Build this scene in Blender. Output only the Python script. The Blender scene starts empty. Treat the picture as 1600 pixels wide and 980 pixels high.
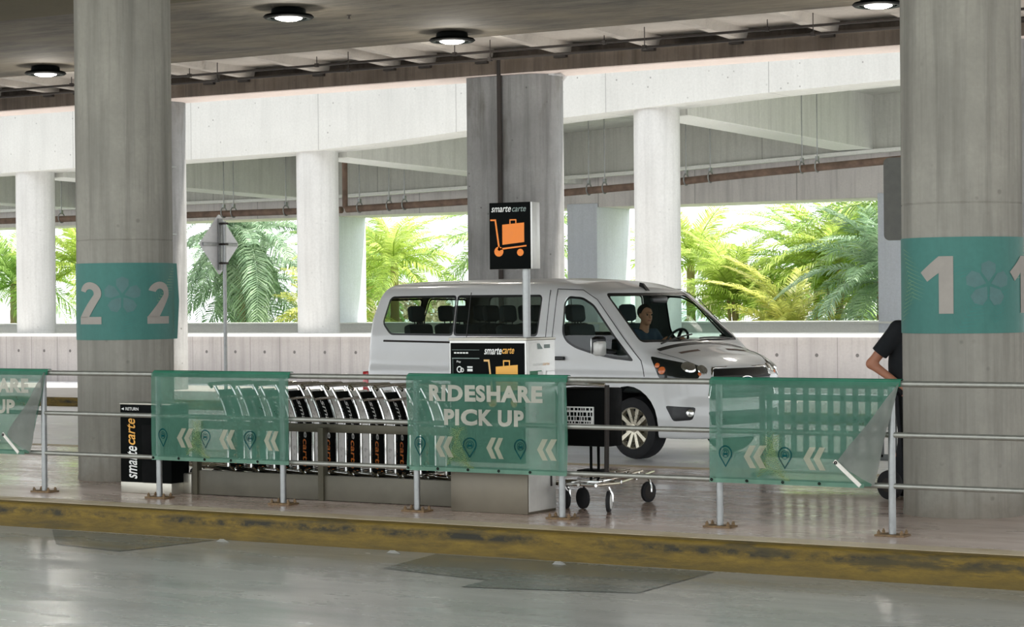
import bpy, bmesh, math, random
import numpy as np
from mathutils import Vector, Matrix

scene = bpy.context.scene
COL = scene.collection
random.seed(7)
PI = math.pi

# ------------------------------------------------------------------ camera, sky, sun, exposure
TH, PITCH, ROLL, EYE = 0.554686, -0.006164, -0.009252, 1.684
F = Vector((-math.sin(TH) * math.cos(PITCH), math.cos(TH) * math.cos(PITCH), math.sin(PITCH)))
R = Vector((math.cos(TH), math.sin(TH), 0))
U = R.cross(F)
R2 = R * math.cos(ROLL) + U * math.sin(ROLL)
U2 = -R * math.sin(ROLL) + U * math.cos(ROLL)
cam = bpy.data.cameras.new('camera')
cam.sensor_width = 36.0
cam.lens = 3422.0 / 1600.0 * 36.0
cam.clip_end = 500
camo = bpy.data.objects.new('camera', cam)
camo.matrix_world = Matrix(((R2.x, U2.x, -F.x, 0), (R2.y, U2.y, -F.y, 0), (R2.z, U2.z, -F.z, EYE), (0, 0, 0, 1)))
COL.objects.link(camo)
scene.camera = camo

SKY = 2.0
world = bpy.data.worlds.new('overcast_sky')
scene.world = world
world.use_nodes = True
bg = world.node_tree.nodes['Background']
bg.inputs[0].default_value = (0.93, 0.97, 1.0, 1)
bg.inputs[1].default_value = SKY

sun = bpy.data.lights.new('sun', 'SUN')
sun.energy = 7.5
sun.angle = math.radians(3)
sun.color = (1.0, 0.95, 0.85)
suno = bpy.data.objects.new('sun', sun)
_d = Vector((-0.45, -0.12, -0.9)).normalized()
suno.rotation_euler = _d.to_track_quat('-Z', 'Y').to_euler()
suno.location = (0, 30, 40)
COL.objects.link(suno)

vs = scene.view_settings
vs.view_transform = 'Standard'
vs.look = 'None'
vs.gamma = 1.0
vs.use_curve_mapping = False
vs.exposure = 0.36
scene.cycles.max_bounces = 10
scene.cycles.transparent_max_bounces = 24
scene.cycles.sample_clamp_indirect = 6.0
scene.cycles.use_denoising = True


# ------------------------------------------------------------------ materials
def lin(r, g, b):
    def f(c):
        c /= 255.0
        return c / 12.92 if c <= 0.04045 else ((c + 0.055) / 1.055) ** 2.4
    return (f(r), f(g), f(b), 1)


class NT:
    def __init__(s, name):
        s.m = bpy.data.materials.new(name)
        s.m.use_nodes = True
        s.t = s.m.node_tree
        s.n = s.t.nodes
        s.b = s.n['Principled BSDF']
        s.out = s.n['Material Output']
        s.tc = s.n.new('ShaderNodeTexCoord')

    def link(s, a, b):
        s.t.links.new(a, b)

    def setin(s, sock, v):
        if hasattr(v, 'is_output') or isinstance(v, bpy.types.NodeSocket):
            s.link(v, sock)
        else:
            sock.default_value = v

    def math(s, op, a, b=0.0, c=0.0):
        n = s.n.new('ShaderNodeMath')
        n.operation = op
        s.setin(n.inputs[0], a)
        s.setin(n.inputs[1], b)
        s.setin(n.inputs[2], c)
        return n.outputs[0]

    def coord(s, scale=(1, 1, 1), kind='Object'):
        mp = s.n.new('ShaderNodeMapping')
        mp.inputs['Scale'].default_value = scale
        s.link(s.tc.outputs[kind], mp.inputs[0])
        return mp.outputs[0]

    def xyz(s):
        n = s.n.new('ShaderNodeSeparateXYZ')
        s.link(s.tc.outputs['Object'], n.inputs[0])
        return n.outputs

    def noise(s, scale, detail=4, mapping=(1, 1, 1), rough=0.6):
        n = s.n.new('ShaderNodeTexNoise')
        n.inputs['Scale'].default_value = scale
        n.inputs['Detail'].default_value = detail
        n.inputs['Roughness'].default_value = rough
        s.link(s.coord(mapping), n.inputs['Vector'])
        return n.outputs['Fac']

    def voronoi(s, scale, mapping=(1, 1, 1)):
        n = s.n.new('ShaderNodeTexVoronoi')
        n.inputs['Scale'].default_value = scale
        s.link(s.coord(mapping), n.inputs['Vector'])
        return n.outputs['Distance']

    def ramp(s, fac, lo, hi, a=0.0, b=1.0):
        n = s.n.new('ShaderNodeMapRange')
        s.setin(n.inputs['Value'], fac)
        n.inputs['From Min'].default_value = lo
        n.inputs['From Max'].default_value = hi
        n.inputs['To Min'].default_value = a
        n.inputs['To Max'].default_value = b
        return n.outputs[0]

    def mix(s, fac, a, b, blend='MIX'):
        n = s.n.new('ShaderNodeMix')
        n.data_type = 'RGBA'
        n.blend_type = blend
        s.setin(n.inputs[0], fac)
        s.setin(n.inputs[6], a)
        s.setin(n.inputs[7], b)
        return n.outputs[2]

    def bump(s, h, strength=0.3, dist=0.01):
        n = s.n.new('ShaderNodeBump')
        n.inputs['Strength'].default_value = strength
        n.inputs['Distance'].default_value = dist
        s.setin(n.inputs['Height'], h)
        s.link(n.outputs[0], s.b.inputs['Normal'])

    def base(s, v):
        s.setin(s.b.inputs['Base Color'], v)

    def rough(s, v):
        s.setin(s.b.inputs['Roughness'], v)


def mul(c, k):
    return (c[0] * k, c[1] * k, c[2] * k, 1)


def plain(name, col, rough=0.5, metal=0.0, coat=0.0, var=0.12, scale=14):
    t = NT(name)
    n = t.noise(scale, 3)
    t.base(t.mix(t.ramp(n, 0.3, 0.7), mul(col, 1 - var), mul(col, 1 + var)))
    t.rough(t.ramp(n, 0.3, 0.7, max(0.02, rough - 0.06), min(1, rough + 0.06)))
    t.b.inputs['Metallic'].default_value = metal
    t.b.inputs['Coat Weight'].default_value = coat
    return t.m


def concrete(name, col, var=0.22, streak=0.35, pits=0.5, stain=None, joints=None, rough=0.8, bump=0.25, spec=0.4, grime=0.0):
    t = NT(name)
    big = t.noise(0.9, 5)
    fine = t.noise(22, 4)
    c = t.mix(t.ramp(big, 0.3, 0.72), mul(col, 1 - var), mul(col, 1 + var * 0.6))
    c = t.mix(t.math('MULTIPLY', t.ramp(fine, 0.35, 0.75), 0.35), c, mul(col, 0.7))
    if streak:
        st = t.noise(5, 5, (1, 1, 0.06))
        c = t.mix(t.math('MULTIPLY', t.ramp(st, 0.48, 0.68), streak), c, mul(col, 0.45))
        st2 = t.noise(14, 3, (1, 1, 0.04))
        c = t.mix(t.math('MULTIPLY', t.ramp(st2, 0.54, 0.66), streak * 0.6), c, mul(col, 0.5))
    if stain:
        sn = t.noise(1.7, 5, (1, 1, 0.25))
        c = t.mix(t.ramp(sn, 0.54, 0.75), c, stain)
    if pits:
        v = t.voronoi(5.5)
        keep = t.ramp(t.noise(2.3, 2), 0.5, 0.6)
        p = t.math('MULTIPLY', t.ramp(v, 0.07, 0.13, 1, 0), t.math('MULTIPLY', keep, pits))
        c = t.mix(p, c, mul(col, 0.3))
    if joints:
        ax, sp, w, z0, dots = joints
        o = t.xyz()
        fr = t.math('FRACT', t.math('DIVIDE', o['XYZ'.index(ax)], sp))
        ln = t.math('LESS_THAN', fr, w / sp)
        c = t.mix(t.math('MULTIPLY', ln, 0.55), c, mul(col, 0.35))
        if dots:
            dx = t.math('MULTIPLY', t.math('SUBTRACT', fr, 0.5), sp)
            dz = t.math('SUBTRACT', o[2], z0)
            dd = t.math('SQRT', t.math('ADD', t.math('MULTIPLY', dx, dx), t.math('MULTIPLY', dz, dz)))
            c = t.mix(t.math('LESS_THAN', dd, 0.035), c, mul(col, 0.3))
    if grime:
        o = t.xyz()
        lo = t.math('ADD', o[2], t.math('MULTIPLY', t.noise(4, 3), -0.25))
        c = t.mix(t.math('MULTIPLY', t.ramp(lo, -0.1, 0.12, 1, 0), grime), c, mul((0.12, 0.09, 0.06, 1), 1))
    t.base(c)
    t.rough(rough)
    t.b.inputs['Specular IOR Level'].default_value = spec
    t.bump(t.math('ADD', fine, t.math('MULTIPLY', big, 1.5)), bump, 0.01)
    return t.m


def glass(name, tint, refl=1.0):
    t = NT(name)
    tr = t.n.new('ShaderNodeBsdfTransparent')
    tr.inputs[0].default_value = tint
    gl = t.n.new('ShaderNodeBsdfGlossy')
    gl.inputs['Roughness'].default_value = 0.02
    fr = t.n.new('ShaderNodeLayerWeight')
    fr.inputs[0].default_value = 0.5
    mx = t.n.new('ShaderNodeMixShader')
    t.link(t.math('MULTIPLY', t.math('ADD', t.math('MULTIPLY', t.math('POWER', fr.outputs[1], 5.0), 0.8), 0.05), refl), mx.inputs[0])
    t.link(tr.outputs[0], mx.inputs[1])
    t.link(gl.outputs[0], mx.inputs[2])
    t.link(mx.outputs[0], t.out.inputs[0])
    return t.m


def cloth_mesh(name, col, alpha, trans=0.35):
    t = NT(name)
    n = t.noise(3.5, 4)
    c = t.mix(t.ramp(n, 0.3, 0.7), mul(col, 0.8), mul(col, 1.15))
    df = t.n.new('ShaderNodeBsdfDiffuse')
    t.setin(df.inputs[0], c)
    tl = t.n.new('ShaderNodeBsdfTranslucent')
    t.setin(tl.inputs[0], c)
    m1 = t.n.new('ShaderNodeMixShader')
    m1.inputs[0].default_value = trans
    t.link(df.outputs[0], m1.inputs[1])
    t.link(tl.outputs[0], m1.inputs[2])
    tp = t.n.new('ShaderNodeBsdfTransparent')
    m2 = t.n.new('ShaderNodeMixShader')
    m2.inputs[0].default_value = alpha
    t.link(tp.outputs[0], m2.inputs[1])
    t.link(m1.outputs[0], m2.inputs[2])
    t.link(m2.outputs[0], t.out.inputs[0])
    return t.m


def leaf(name, c1, c2, trans=0.45):
    t = NT(name)
    n = t.noise(1.2, 3)
    c = t.mix(t.ramp(n, 0.35, 0.65), c1, c2)
    oi = t.n.new('ShaderNodeObjectInfo')
    c = t.mix(t.ramp(oi.outputs['Random'], 0, 1, 0.0, 0.4), c, mul(c1, 0.45))
    isl = t.n.new('ShaderNodeNewGeometry')
    c = t.mix(t.ramp(isl.outputs['Random Per Island'], 0.35, 1, 0, 0.75), c, mul(c1, 0.38))
    c = t.mix(t.ramp(isl.outputs['Random Per Island'], 0.0, 0.3, 0.45, 0), c, mul(c2, 1.25))
    df = t.n.new('ShaderNodeBsdfPrincipled')
    t.setin(df.inputs['Base Color'], c)
    df.inputs['Roughness'].default_value = 0.4
    tl = t.n.new('ShaderNodeBsdfTranslucent')
    t.setin(tl.inputs[0], c)
    m1 = t.n.new('ShaderNodeMixShader')
    m1.inputs[0].default_value = trans
    t.link(df.outputs[0], m1.inputs[1])
    t.link(tl.outputs[0], m1.inputs[2])
    t.link(m1.outputs[0], t.out.inputs[0])
    return t.m


def emit(name, col, strength):
    t = NT(name)
    t.b.inputs['Base Color'].default_value = col
    t.b.inputs['Emission Color'].default_value = col
    t.b.inputs['Emission Strength'].default_value = strength
    return t.m


M = {}
M['column'] = concrete('column_concrete', lin(162, 159, 149), 0.26, 0.6, 0.4, None, None, 0.85, grime=0.5)
M['pier'] = concrete('pier_concrete', lin(146, 147, 147), 0.3, 0.6, 1.0, lin(92, 88, 82), None, 0.85)
M['white_conc'] = concrete('white_concrete', lin(209, 209, 205), 0.06, 0.1, 0.7, None, ('X', 3.6, 0.02, 0, False), 0.8, 0.15)
M['white_col'] = concrete('white_column_concrete', lin(208, 208, 206), 0.07, 0.2, 0.25, None, None, 0.8, 0.12)
M['ramp_conc'] = concrete('ramp_concrete', lin(214, 214, 208), 0.08, 0.25, 0.2, None, ('X', 2.9, 0.03, 0, False), 0.85, 0.12)
M['facade'] = concrete('facade_concrete', lin(228, 222, 220), 0.1, 0.35, 0.2, None, ('X', 2.83, 0.03, 0, False), 0.85, 0.12)
M['parapet'] = concrete('parapet_concrete', lin(178, 173, 170), 0.12, 0.35, 0.2, None, ('X', 0.83, 0.02, 0.58, True), 0.85, 0.15)
M['ledge'] = concrete('ledge_concrete', lin(236, 236, 232), 0.05, 0.0, 0.1, None, None, 0.7, 0.1)
M['beam'] = concrete('beam_concrete', lin(110, 99, 89), 0.3, 0.9, 0.3, lin(84, 72, 60), None, 0.85)
M['bounce_pink'] = concrete('bounce_tinted_underside', lin(236, 222, 216), 0.08, 0.0, 0.1, None, None, 0.8)  # light bounced off the ground, put into the beam underside colour
M['bay_floor'] = concrete('bay_floor_concrete', lin(240, 240, 238), 0.05, 0.0, 0.1, None, None, 0.8)
M['soffit_bounce'] = concrete('bounce_bright_soffit', lin(246, 246, 242), 0.03, 0.0, 0.1, None, None, 0.8)  # whiter than the beam sides to paint in light from below
M['facade_pier'] = concrete('facade_pier_concrete', lin(220, 224, 234), 0.05, 0.1, 0.2, None, None, 0.8, 0.12)
M['kiosk_steel'] = plain('kiosk_stainless', lin(108, 101, 87), 0.4, 0.4, var=0.12, scale=3)
M['plate_white'] = plain('bright_plate', lin(245, 243, 240), 0.3, 0.2, var=0.03)
M['corral_dark'] = plain('olive_steel', lin(84, 80, 66), 0.5, 0.4, var=0.2, scale=5)
M['tee'] = concrete('tee_concrete', lin(190, 184, 176), 0.12, 0.1, 0.1, None, None, 0.85)


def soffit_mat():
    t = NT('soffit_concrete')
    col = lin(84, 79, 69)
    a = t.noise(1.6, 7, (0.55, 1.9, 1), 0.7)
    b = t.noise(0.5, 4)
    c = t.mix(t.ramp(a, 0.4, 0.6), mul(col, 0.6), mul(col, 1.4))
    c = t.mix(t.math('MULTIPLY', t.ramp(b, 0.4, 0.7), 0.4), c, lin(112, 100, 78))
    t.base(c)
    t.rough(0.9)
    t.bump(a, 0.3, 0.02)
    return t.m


M['soffit'] = soffit_mat()
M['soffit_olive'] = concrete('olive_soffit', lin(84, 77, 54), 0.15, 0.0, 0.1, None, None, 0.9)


def floor_mat(name, col, col2, r0, r1, patch=None, sc=0.8, stretch=(0.35, 1.2, 1), bump=0.1):
    t = NT(name)
    big = t.noise(sc, 5, stretch)
    mid = t.noise(sc * 5, 5, stretch)
    fine = t.noise(40, 3)
    c = t.mix(t.ramp(big, 0.38, 0.62), col, col2)
    c = t.mix(t.math('MULTIPLY', t.ramp(mid, 0.45, 0.75), 0.35), c, mul(col, 0.7))
    c = t.mix(t.math('MULTIPLY', t.ramp(fine, 0.4, 0.75), 0.2), c, mul(col2, 1.25))
    t.base(c)
    t.rough(t.ramp(t.math('ADD', t.math('MULTIPLY', big, 0.6), t.math('MULTIPLY', mid, 0.4)), 0.38, 0.62, r0, r1))
    t.bump(t.math('ADD', t.math('MULTIPLY', mid, 1.0), t.math('MULTIPLY', fine, 0.25)), bump, 0.01)
    return t.m


M['road'] = floor_mat('sealed_road', lin(156, 157, 151), lin(176, 176, 169), 0.16, 0.36, bump=0.05)
M['road_patch'] = floor_mat('dark_road_patch', lin(104, 112, 110), lin(128, 133, 129), 0.14, 0.34, bump=0.05)
M['walk'] = floor_mat('wet_walk', lin(176, 150, 134), lin(222, 204, 194), 0.1, 0.5, sc=0.6, stretch=(0.5, 1.4, 1))
M['far_road'] = floor_mat('far_road', lin(242, 242, 246), lin(250, 250, 252), 0.26, 0.45, bump=0.06)
for k_ in ('walk',):
    b_ = M[k_].node_tree.nodes['Principled BSDF']
    b_.inputs['Coat Weight'].default_value = 0.25
    b_.inputs['Coat Roughness'].default_value = 0.12
M['island'] = floor_mat('island_top', lin(190, 182, 176), lin(205, 200, 196), 0.4, 0.6)


def curb_mat():
    t = NT('worn_yellow_curb')
    wear = t.noise(2.2, 7, (0.6, 2, 4), 0.7)
    dirt = t.noise(7, 7, (0.6, 1.5, 2.5), 0.75)
    o = t.xyz()
    c = t.mix(t.ramp(dirt, 0.3, 0.7), lin(84, 68, 18), lin(130, 106, 34))
    band = t.math('MULTIPLY', t.ramp(t.noise(3.2, 6, (0.5, 2, 1), 0.7), 0.46, 0.58), t.ramp(t.math('ABSOLUTE', t.math('ADD', o[2], 0.06)), 0.015, 0.05, 1, 0))
    c = t.mix(band, c, lin(40, 38, 26))
    c = t.mix(t.ramp(wear, 0.53, 0.62, 0, 0.85), c, lin(64, 56, 30))
    low = t.ramp(t.math('ADD', o[2], t.math('MULTIPLY', dirt, 0.12)), -0.16, -0.02, 0.8, 0)
    c = t.mix(low, c, lin(84, 70, 28))
    t.base(c)
    t.rough(0.75)
    t.bump(t.math('ADD', wear, dirt), 0.5, 0.02)
    return t.m


M['curb'] = curb_mat()
M['edge'] = concrete('curb_edge_concrete', lin(212, 196, 168), 0.15, 0.0, 0.4, lin(170, 146, 96), None, 0.5)
M['steel'] = plain('galvanized_steel', lin(150, 152, 151), 0.38, 0.75)
M['rail'] = plain('brushed_rail', lin(150, 150, 142), 0.4, 0.6)
M['plate'] = plain('rusty_plate', lin(120, 98, 70), 0.7, 0.3, var=0.35, scale=30)
M['chrome'] = plain('chrome', lin(225, 225, 222), 0.12, 1.0, var=0.03)
M['stainless'] = plain('stainless_panel', lin(172, 168, 156), 0.36, 0.7, var=0.1, scale=4)
M['corral'] = plain('dull_steel_panel', lin(96, 92, 80), 0.5, 0.35, var=0.2, scale=3)
M['side_white'] = plain('pale_metal', lin(214, 213, 208), 0.35, 0.3, var=0.05)
M['black'] = plain('black_panel', lin(5, 8, 7), 0.6)
M['black'].node_tree.nodes['Principled BSDF'].inputs['Specular IOR Level'].default_value = 0.06
M['black_matte'] = plain('black_matte', lin(8, 9, 9), 0.7)
M['black_matte'].node_tree.nodes['Principled BSDF'].inputs['Specular IOR Level'].default_value = 0.1
M['rubber'] = plain('rubber', lin(24, 24, 26), 0.75)
M['dark_pipe'] = plain('dark_pipe', lin(44, 38, 34), 0.7)
M['brown_pipe'] = plain('brown_pipe', lin(112, 92, 80), 0.8, var=0.35, scale=5)
M['ink_orange'] = plain('orange_print', lin(240, 130, 24), 0.5, var=0.02)
M['ink_tan'] = plain('tan_print', lin(222, 176, 110), 0.5, var=0.02)
M['ink_white'] = plain('white_print', lin(232, 232, 228), 0.5, var=0.02)
M['ink_amber'] = plain('amber_print', lin(232, 170, 70), 0.5, var=0.02)
M['ink_grey'] = plain('grey_print', lin(120, 135, 130), 0.5)
M['ink_green'] = plain('green_print', lin(20, 110, 70), 0.5)
M['digit'] = plain('pale_digit', lin(162, 156, 148), 0.8, var=0.05)
M['wrap'] = concrete('teal_wrap', lin(70, 128, 119), 0.12, 0.15, 0.0, None, None, 0.6, 0.08)
M['wrap_frond'] = plain('frond_print', lin(108, 148, 118), 0.65, var=0.1)
M['wrap_dark'] = plain('dark_frond_print', lin(58, 124, 116), 0.65, var=0.1)
M['wrap_flower'] = plain('mauve_flower_print', lin(84, 120, 118), 0.65, var=0.1)
M['banner'] = cloth_mesh('green_mesh_fabric', lin(98, 146, 126), 0.66)
M['banner_hem'] = cloth_mesh('green_hem', lin(66, 140, 112), 0.9)
M['banner_hem_pale'] = cloth_mesh('pale_green_hem', lin(126, 166, 146), 0.85)
M['banner_back'] = cloth_mesh('grey_mesh_back', lin(146, 148, 142), 0.74)
M['hem_white'] = plain('white_hem', lin(222, 218, 208), 0.7)
M['b_text'] = cloth_mesh('banner_text', lin(206, 204, 190), 0.9)
M['b_chev'] = cloth_mesh('banner_chevron', lin(190, 190, 168), 0.78)
M['b_pin'] = cloth_mesh('banner_pin', lin(20, 84, 84), 0.85)
M['b_frond'] = cloth_mesh('banner_frond', lin(150, 176, 116), 0.5)
M['b_flower'] = cloth_mesh('banner_flower', lin(170, 160, 160), 0.35)
M['sign_back'] = plain('aluminium_back', lin(205, 206, 208), 0.5, 0.4, var=0.06)
M['dark_sign'] = plain('grey_sign', lin(98, 98, 92), 0.6)
M['palm_green'] = leaf('palm_green', lin(150, 188, 100), lin(186, 214, 128), 0.4)
M['palm_blue'] = leaf('palm_blue', lin(146, 180, 148), lin(190, 212, 182), 0.35)
M['palm_yellow'] = leaf('palm_yellow', lin(204, 212, 110), lin(226, 220, 132), 0.45)
M['palm_lime'] = leaf('palm_lime', lin(188, 214, 104), lin(214, 228, 130), 0.45)
M['trunk'] = concrete('palm_trunk', lin(150, 132, 104), 0.3, 0.0, 0.0, None, None, 0.9)
M['bush'] = leaf('dry_bush', lin(190, 172, 150), lin(206, 190, 164), 0.3)
M['grass'] = plain('grass', lin(110, 140, 60), 0.9, var=0.3, scale=3)

t = NT('van_white')
t.b.inputs['Coat Weight'].default_value = 0.6
t.b.inputs['Coat Roughness'].default_value = 0.05
geo = t.n.new('ShaderNodeNewGeometry')
nn = t.noise(1.5, 3)
c = t.mix(t.ramp(nn, 0.3, 0.7), lin(222, 223, 222), lin(228, 229, 228))
t.base(t.mix(geo.outputs['Backfacing'], c, lin(70, 72, 70)))
t.rough(0.35)
M['van'] = t.m
M['glass_dark'] = glass('tinted_glass', (0.56, 0.64, 0.58, 1), 1.0)
M['glass_door'] = glass('door_glass', (0.66, 0.76, 0.72, 1), 1.0)
M['glass_ws'] = glass('windshield_glass', (0.80, 0.92, 0.87, 1), 0.04)
M['trim_black'] = plain('black_trim', lin(16, 17, 18), 0.35)
M['seam'] = plain('dark_seam', lin(70, 70, 70), 0.7)
M['seat'] = plain('seat_fabric', lin(52, 58, 62), 0.85)
M['dash'] = plain('dashboard', lin(48, 54, 52), 0.7)
M['amber'] = plain('amber_lens', lin(226, 120, 60), 0.2, 0, 0.5)
M['red_lens'] = plain('red_lens', lin(190, 26, 30), 0.2, 0, 0.5)
M['headlamp'] = plain('headlamp_housing', lin(40, 46, 44), 0.15, 0.3, 0.5)
M['lens'] = plain('bright_reflector', lin(228, 230, 226), 0.12, 0.9)
M['rim'] = plain('alloy', lin(196, 190, 172), 0.3, 0.7, var=0.1)
M['emblem_blue'] = plain('blue_emblem', lin(20, 50, 120), 0.3)
M['skin'] = plain('skin', lin(186, 128, 100), 0.55, var=0.06)
M['hair'] = plain('grey_hair', lin(110, 104, 98), 0.8)
M['dark_hair'] = plain('dark_hair', lin(40, 32, 28), 0.8)
M['shirt'] = plain('black_shirt', lin(18, 22, 26), 0.85)
M['navy'] = plain('navy_shirt', lin(46, 60, 78), 0.85)
M['lanyard'] = plain('blue_lanyard', lin(24, 66, 128), 0.6)
M['pants'] = plain('black_trousers', lin(20, 22, 26), 0.85)
M['eye'] = plain('eye', lin(30, 24, 20), 0.3)
M['lip'] = plain('lips', lin(160, 92, 82), 0.6)
M['lamp_on'] = emit('lamp_lens', (1, 0.97, 0.92, 1), 14)
M['barrier'] = plain('grey_barrier', lin(96, 100, 98), 0.6, 0.2)
M['paper'] = plain('paper_scrap', lin(225, 225, 220), 0.8)


# ------------------------------------------------------------------ mesh building
class MB:
    def __init__(s):
        s.bm = bmesh.new()

    def box(s, x0, x1, y0, y1, z0, z1, bevel=0.0, seg=2):
        vs = [s.bm.verts.new(p) for p in ((x0, y0, z0), (x1, y0, z0), (x1, y1, z0), (x0, y1, z0), (x0, y0, z1), (x1, y0, z1), (x1, y1, z1), (x0, y1, z1))]
        fs = [s.bm.faces.new([vs[i] for i in f]) for f in ((3, 2, 1, 0), (4, 5, 6, 7), (0, 1, 5, 4), (1, 2, 6, 5), (2, 3, 7, 6), (3, 0, 4, 7))]
        if bevel:
            es = list({e for f in fs for e in f.edges})
            bmesh.ops.bevel(s.bm, geom=es, offset=bevel, segments=seg, affect='EDGES', profile=0.5)
        return s

    def obox(s, c, ax, ay, az, hx, hy, hz, bevel=0.0):
        n0 = len(s.bm.verts)
        s.box(-hx, hx, -hy, hy, -hz, hz, bevel)
        s.bm.verts.ensure_lookup_table()
        ax, ay, az, c = Vector(ax), Vector(ay), Vector(az), Vector(c)
        for v in s.bm.verts[n0:]:
            p = v.co.copy()
            v.co = c + ax * p.x + ay * p.y + az * p.z
        return s

    def hexa(s, pts):
        vs = [s.bm.verts.new(p) for p in pts]
        for f in ((3, 2, 1, 0), (4, 5, 6, 7), (0, 1, 5, 4), (1, 2, 6, 5), (2, 3, 7, 6), (3, 0, 4, 7)):
            s.bm.faces.new([vs[i] for i in f])
        return s

    def tube(s, pts, r, n=10, closed=False):
        pts = [Vector(p) for p in pts]
        m = len(pts)
        rs = r if isinstance(r, (list, tuple)) else [r] * m
        rings = []
        nrm = None
        for i, p in enumerate(pts):
            if closed:
                d = pts[(i + 1) % m] - pts[i - 1]
            else:
                d = pts[min(i + 1, m - 1)] - pts[max(i - 1, 0)]
            d.normalize()
            if nrm is None:
                nrm = d.orthogonal().normalized()
            else:
                nrm = (nrm - d * nrm.dot(d))
                if nrm.length < 1e-6:
                    nrm = d.orthogonal()
                nrm.normalize()
            b = d.cross(nrm)
            rings.append([s.bm.verts.new(p + (nrm * math.cos(2 * PI * k / n) + b * math.sin(2 * PI * k / n)) * rs[i]) for k in range(n)])
        for i in range(m if closed else m - 1):
            a, b = rings[i], rings[(i + 1) % m]
            for k in range(n):
                s.bm.faces.new((a[k], a[(k + 1) % n], b[(k + 1) % n], b[k]))
        if not closed:
            s.bm.faces.new(rings[0][::-1])
            s.bm.faces.new(rings[-1])
        return s

    def cyl(s, p0, p1, r, n=16):
        return s.tube([p0, p1], r, n)

    def lathe(s, prof, c=(0, 0, 0), axis=(0, 0, 1), n=32):
        az = Vector(axis).normalized()
        ax = az.orthogonal().normalized()
        ay = az.cross(ax)
        c = Vector(c)
        rings = []
        for (r, z) in prof:
            if r < 1e-6:
                rings.append([s.bm.verts.new(c + az * z)])
            else:
                rings.append([s.bm.verts.new(c + az * z + (ax * math.cos(2 * PI * k / n) + ay * math.sin(2 * PI * k / n)) * r) for k in range(n)])
        for a, b in zip(rings, rings[1:]):
            for k in range(n):
                k2 = (k + 1) % n
                if len(a) == 1 and len(b) == 1:
                    continue
                if len(a) == 1:
                    s.bm.faces.new((a[0], b[k2], b[k]))
                elif len(b) == 1:
                    s.bm.faces.new((a[k], a[k2], b[0]))
                else:
                    s.bm.faces.new((a[k], a[k2], b[k2], b[k]))
        return s

    def prism(s, p0, p1):
        a = [s.bm.verts.new(p) for p in p0]
        b = [s.bm.verts.new(p) for p in p1]
        n = len(a)
        s.bm.faces.new(a[::-1])
        s.bm.faces.new(b)
        for i in range(n):
            s.bm.faces.new((a[i], a[(i + 1) % n], b[(i + 1) % n], b[i]))
        return s

    def poly(s, pts):
        s.bm.faces.new([s.bm.verts.new(p) for p in pts])
        return s

    def grid(s, nu, nv, fn):
        g = [[s.bm.verts.new(fn(i / nu, j / nv)) for j in range(nv + 1)] for i in range(nu + 1)]
        for i in range(nu):
            for j in range(nv):
                s.bm.faces.new((g[i][j], g[i + 1][j], g[i + 1][j + 1], g[i][j + 1]))
        return s

    def ball(s, c, r, sc=(1, 1, 1), n=14):
        mt = Matrix.Translation(c) @ Matrix.Diagonal((r * sc[0], r * sc[1], r * sc[2], 1))
        bmesh.ops.create_uvsphere(s.bm, u_segments=n, v_segments=max(6, n // 2 + 1), radius=1.0, matrix=mt)
        return s

    def build(s, name, mat, parent=None, origin=None, angle=35, world=True):
        off = Vector(origin) if origin is not None else (parent_loc(parent) if (parent and world) else Vector((0, 0, 0)))
        if off.length:
            for v in s.bm.verts:
                v.co -= off
        bmesh.ops.recalc_face_normals(s.bm, faces=s.bm.faces)
        me = bpy.data.meshes.new(name)
        s.bm.to_mesh(me)
        s.bm.free()
        return link_mesh(name, me, mat, parent, origin, angle)


def parent_loc(p):
    v = Vector((0, 0, 0))
    while p:
        v += p.location
        p = p.parent
    return v


def link_mesh(name, me, mat, parent=None, origin=None, angle=35):
    me.materials.append(mat if not isinstance(mat, str) else M[mat])
    me.polygons.foreach_set('use_smooth', [True] * len(me.polygons))
    if angle is not None:
        me.set_sharp_from_angle(angle=math.radians(angle))
    o = bpy.data.objects.new(name, me)
    COL.objects.link(o)
    if parent:
        o.parent = parent
    if origin is not None:
        o.location = origin
    return o


def tag(o, label, cat, group=None, kind=None):
    o['label'] = label
    o['category'] = cat
    if group:
        o['group'] = group
    if kind:
        o['kind'] = kind
    return o


def thing(name, label, cat, loc=(0, 0, 0), group=None, rz=0.0):
    o = bpy.data.objects.new(name, None)
    o.empty_display_size = 0.2
    o.location = loc
    o.rotation_euler = (0, 0, rz)
    COL.objects.link(o)
    return tag(o, label, cat, group)


def struct(name, mb, mat, label=None):
    o = mb.build(name, mat)
    o['kind'] = 'structure'
    if label:
        o['label'] = label
    return o


def text_bm(txt, size=1.0, offset=0.0, shear=0.0, space=1.0):
    cu = bpy.data.curves.new('txt', 'FONT')
    cu.body = txt
    cu.size = size
    cu.offset = offset
    cu.shear = shear
    cu.space_character = space
    cu.resolution_u = 4
    cu.align_x = 'LEFT'
    ob = bpy.data.objects.new('txt', cu)
    COL.objects.link(ob)
    bpy.context.view_layer.update()
    dg = bpy.context.evaluated_depsgraph_get()
    me = bpy.data.meshes.new_from_object(ob.evaluated_get(dg))
    bpy.data.objects.remove(ob)
    bpy.data.curves.remove(cu)
    bm = bmesh.new()
    bm.from_mesh(me)
    bpy.data.meshes.remove(me)
    return bm


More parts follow.
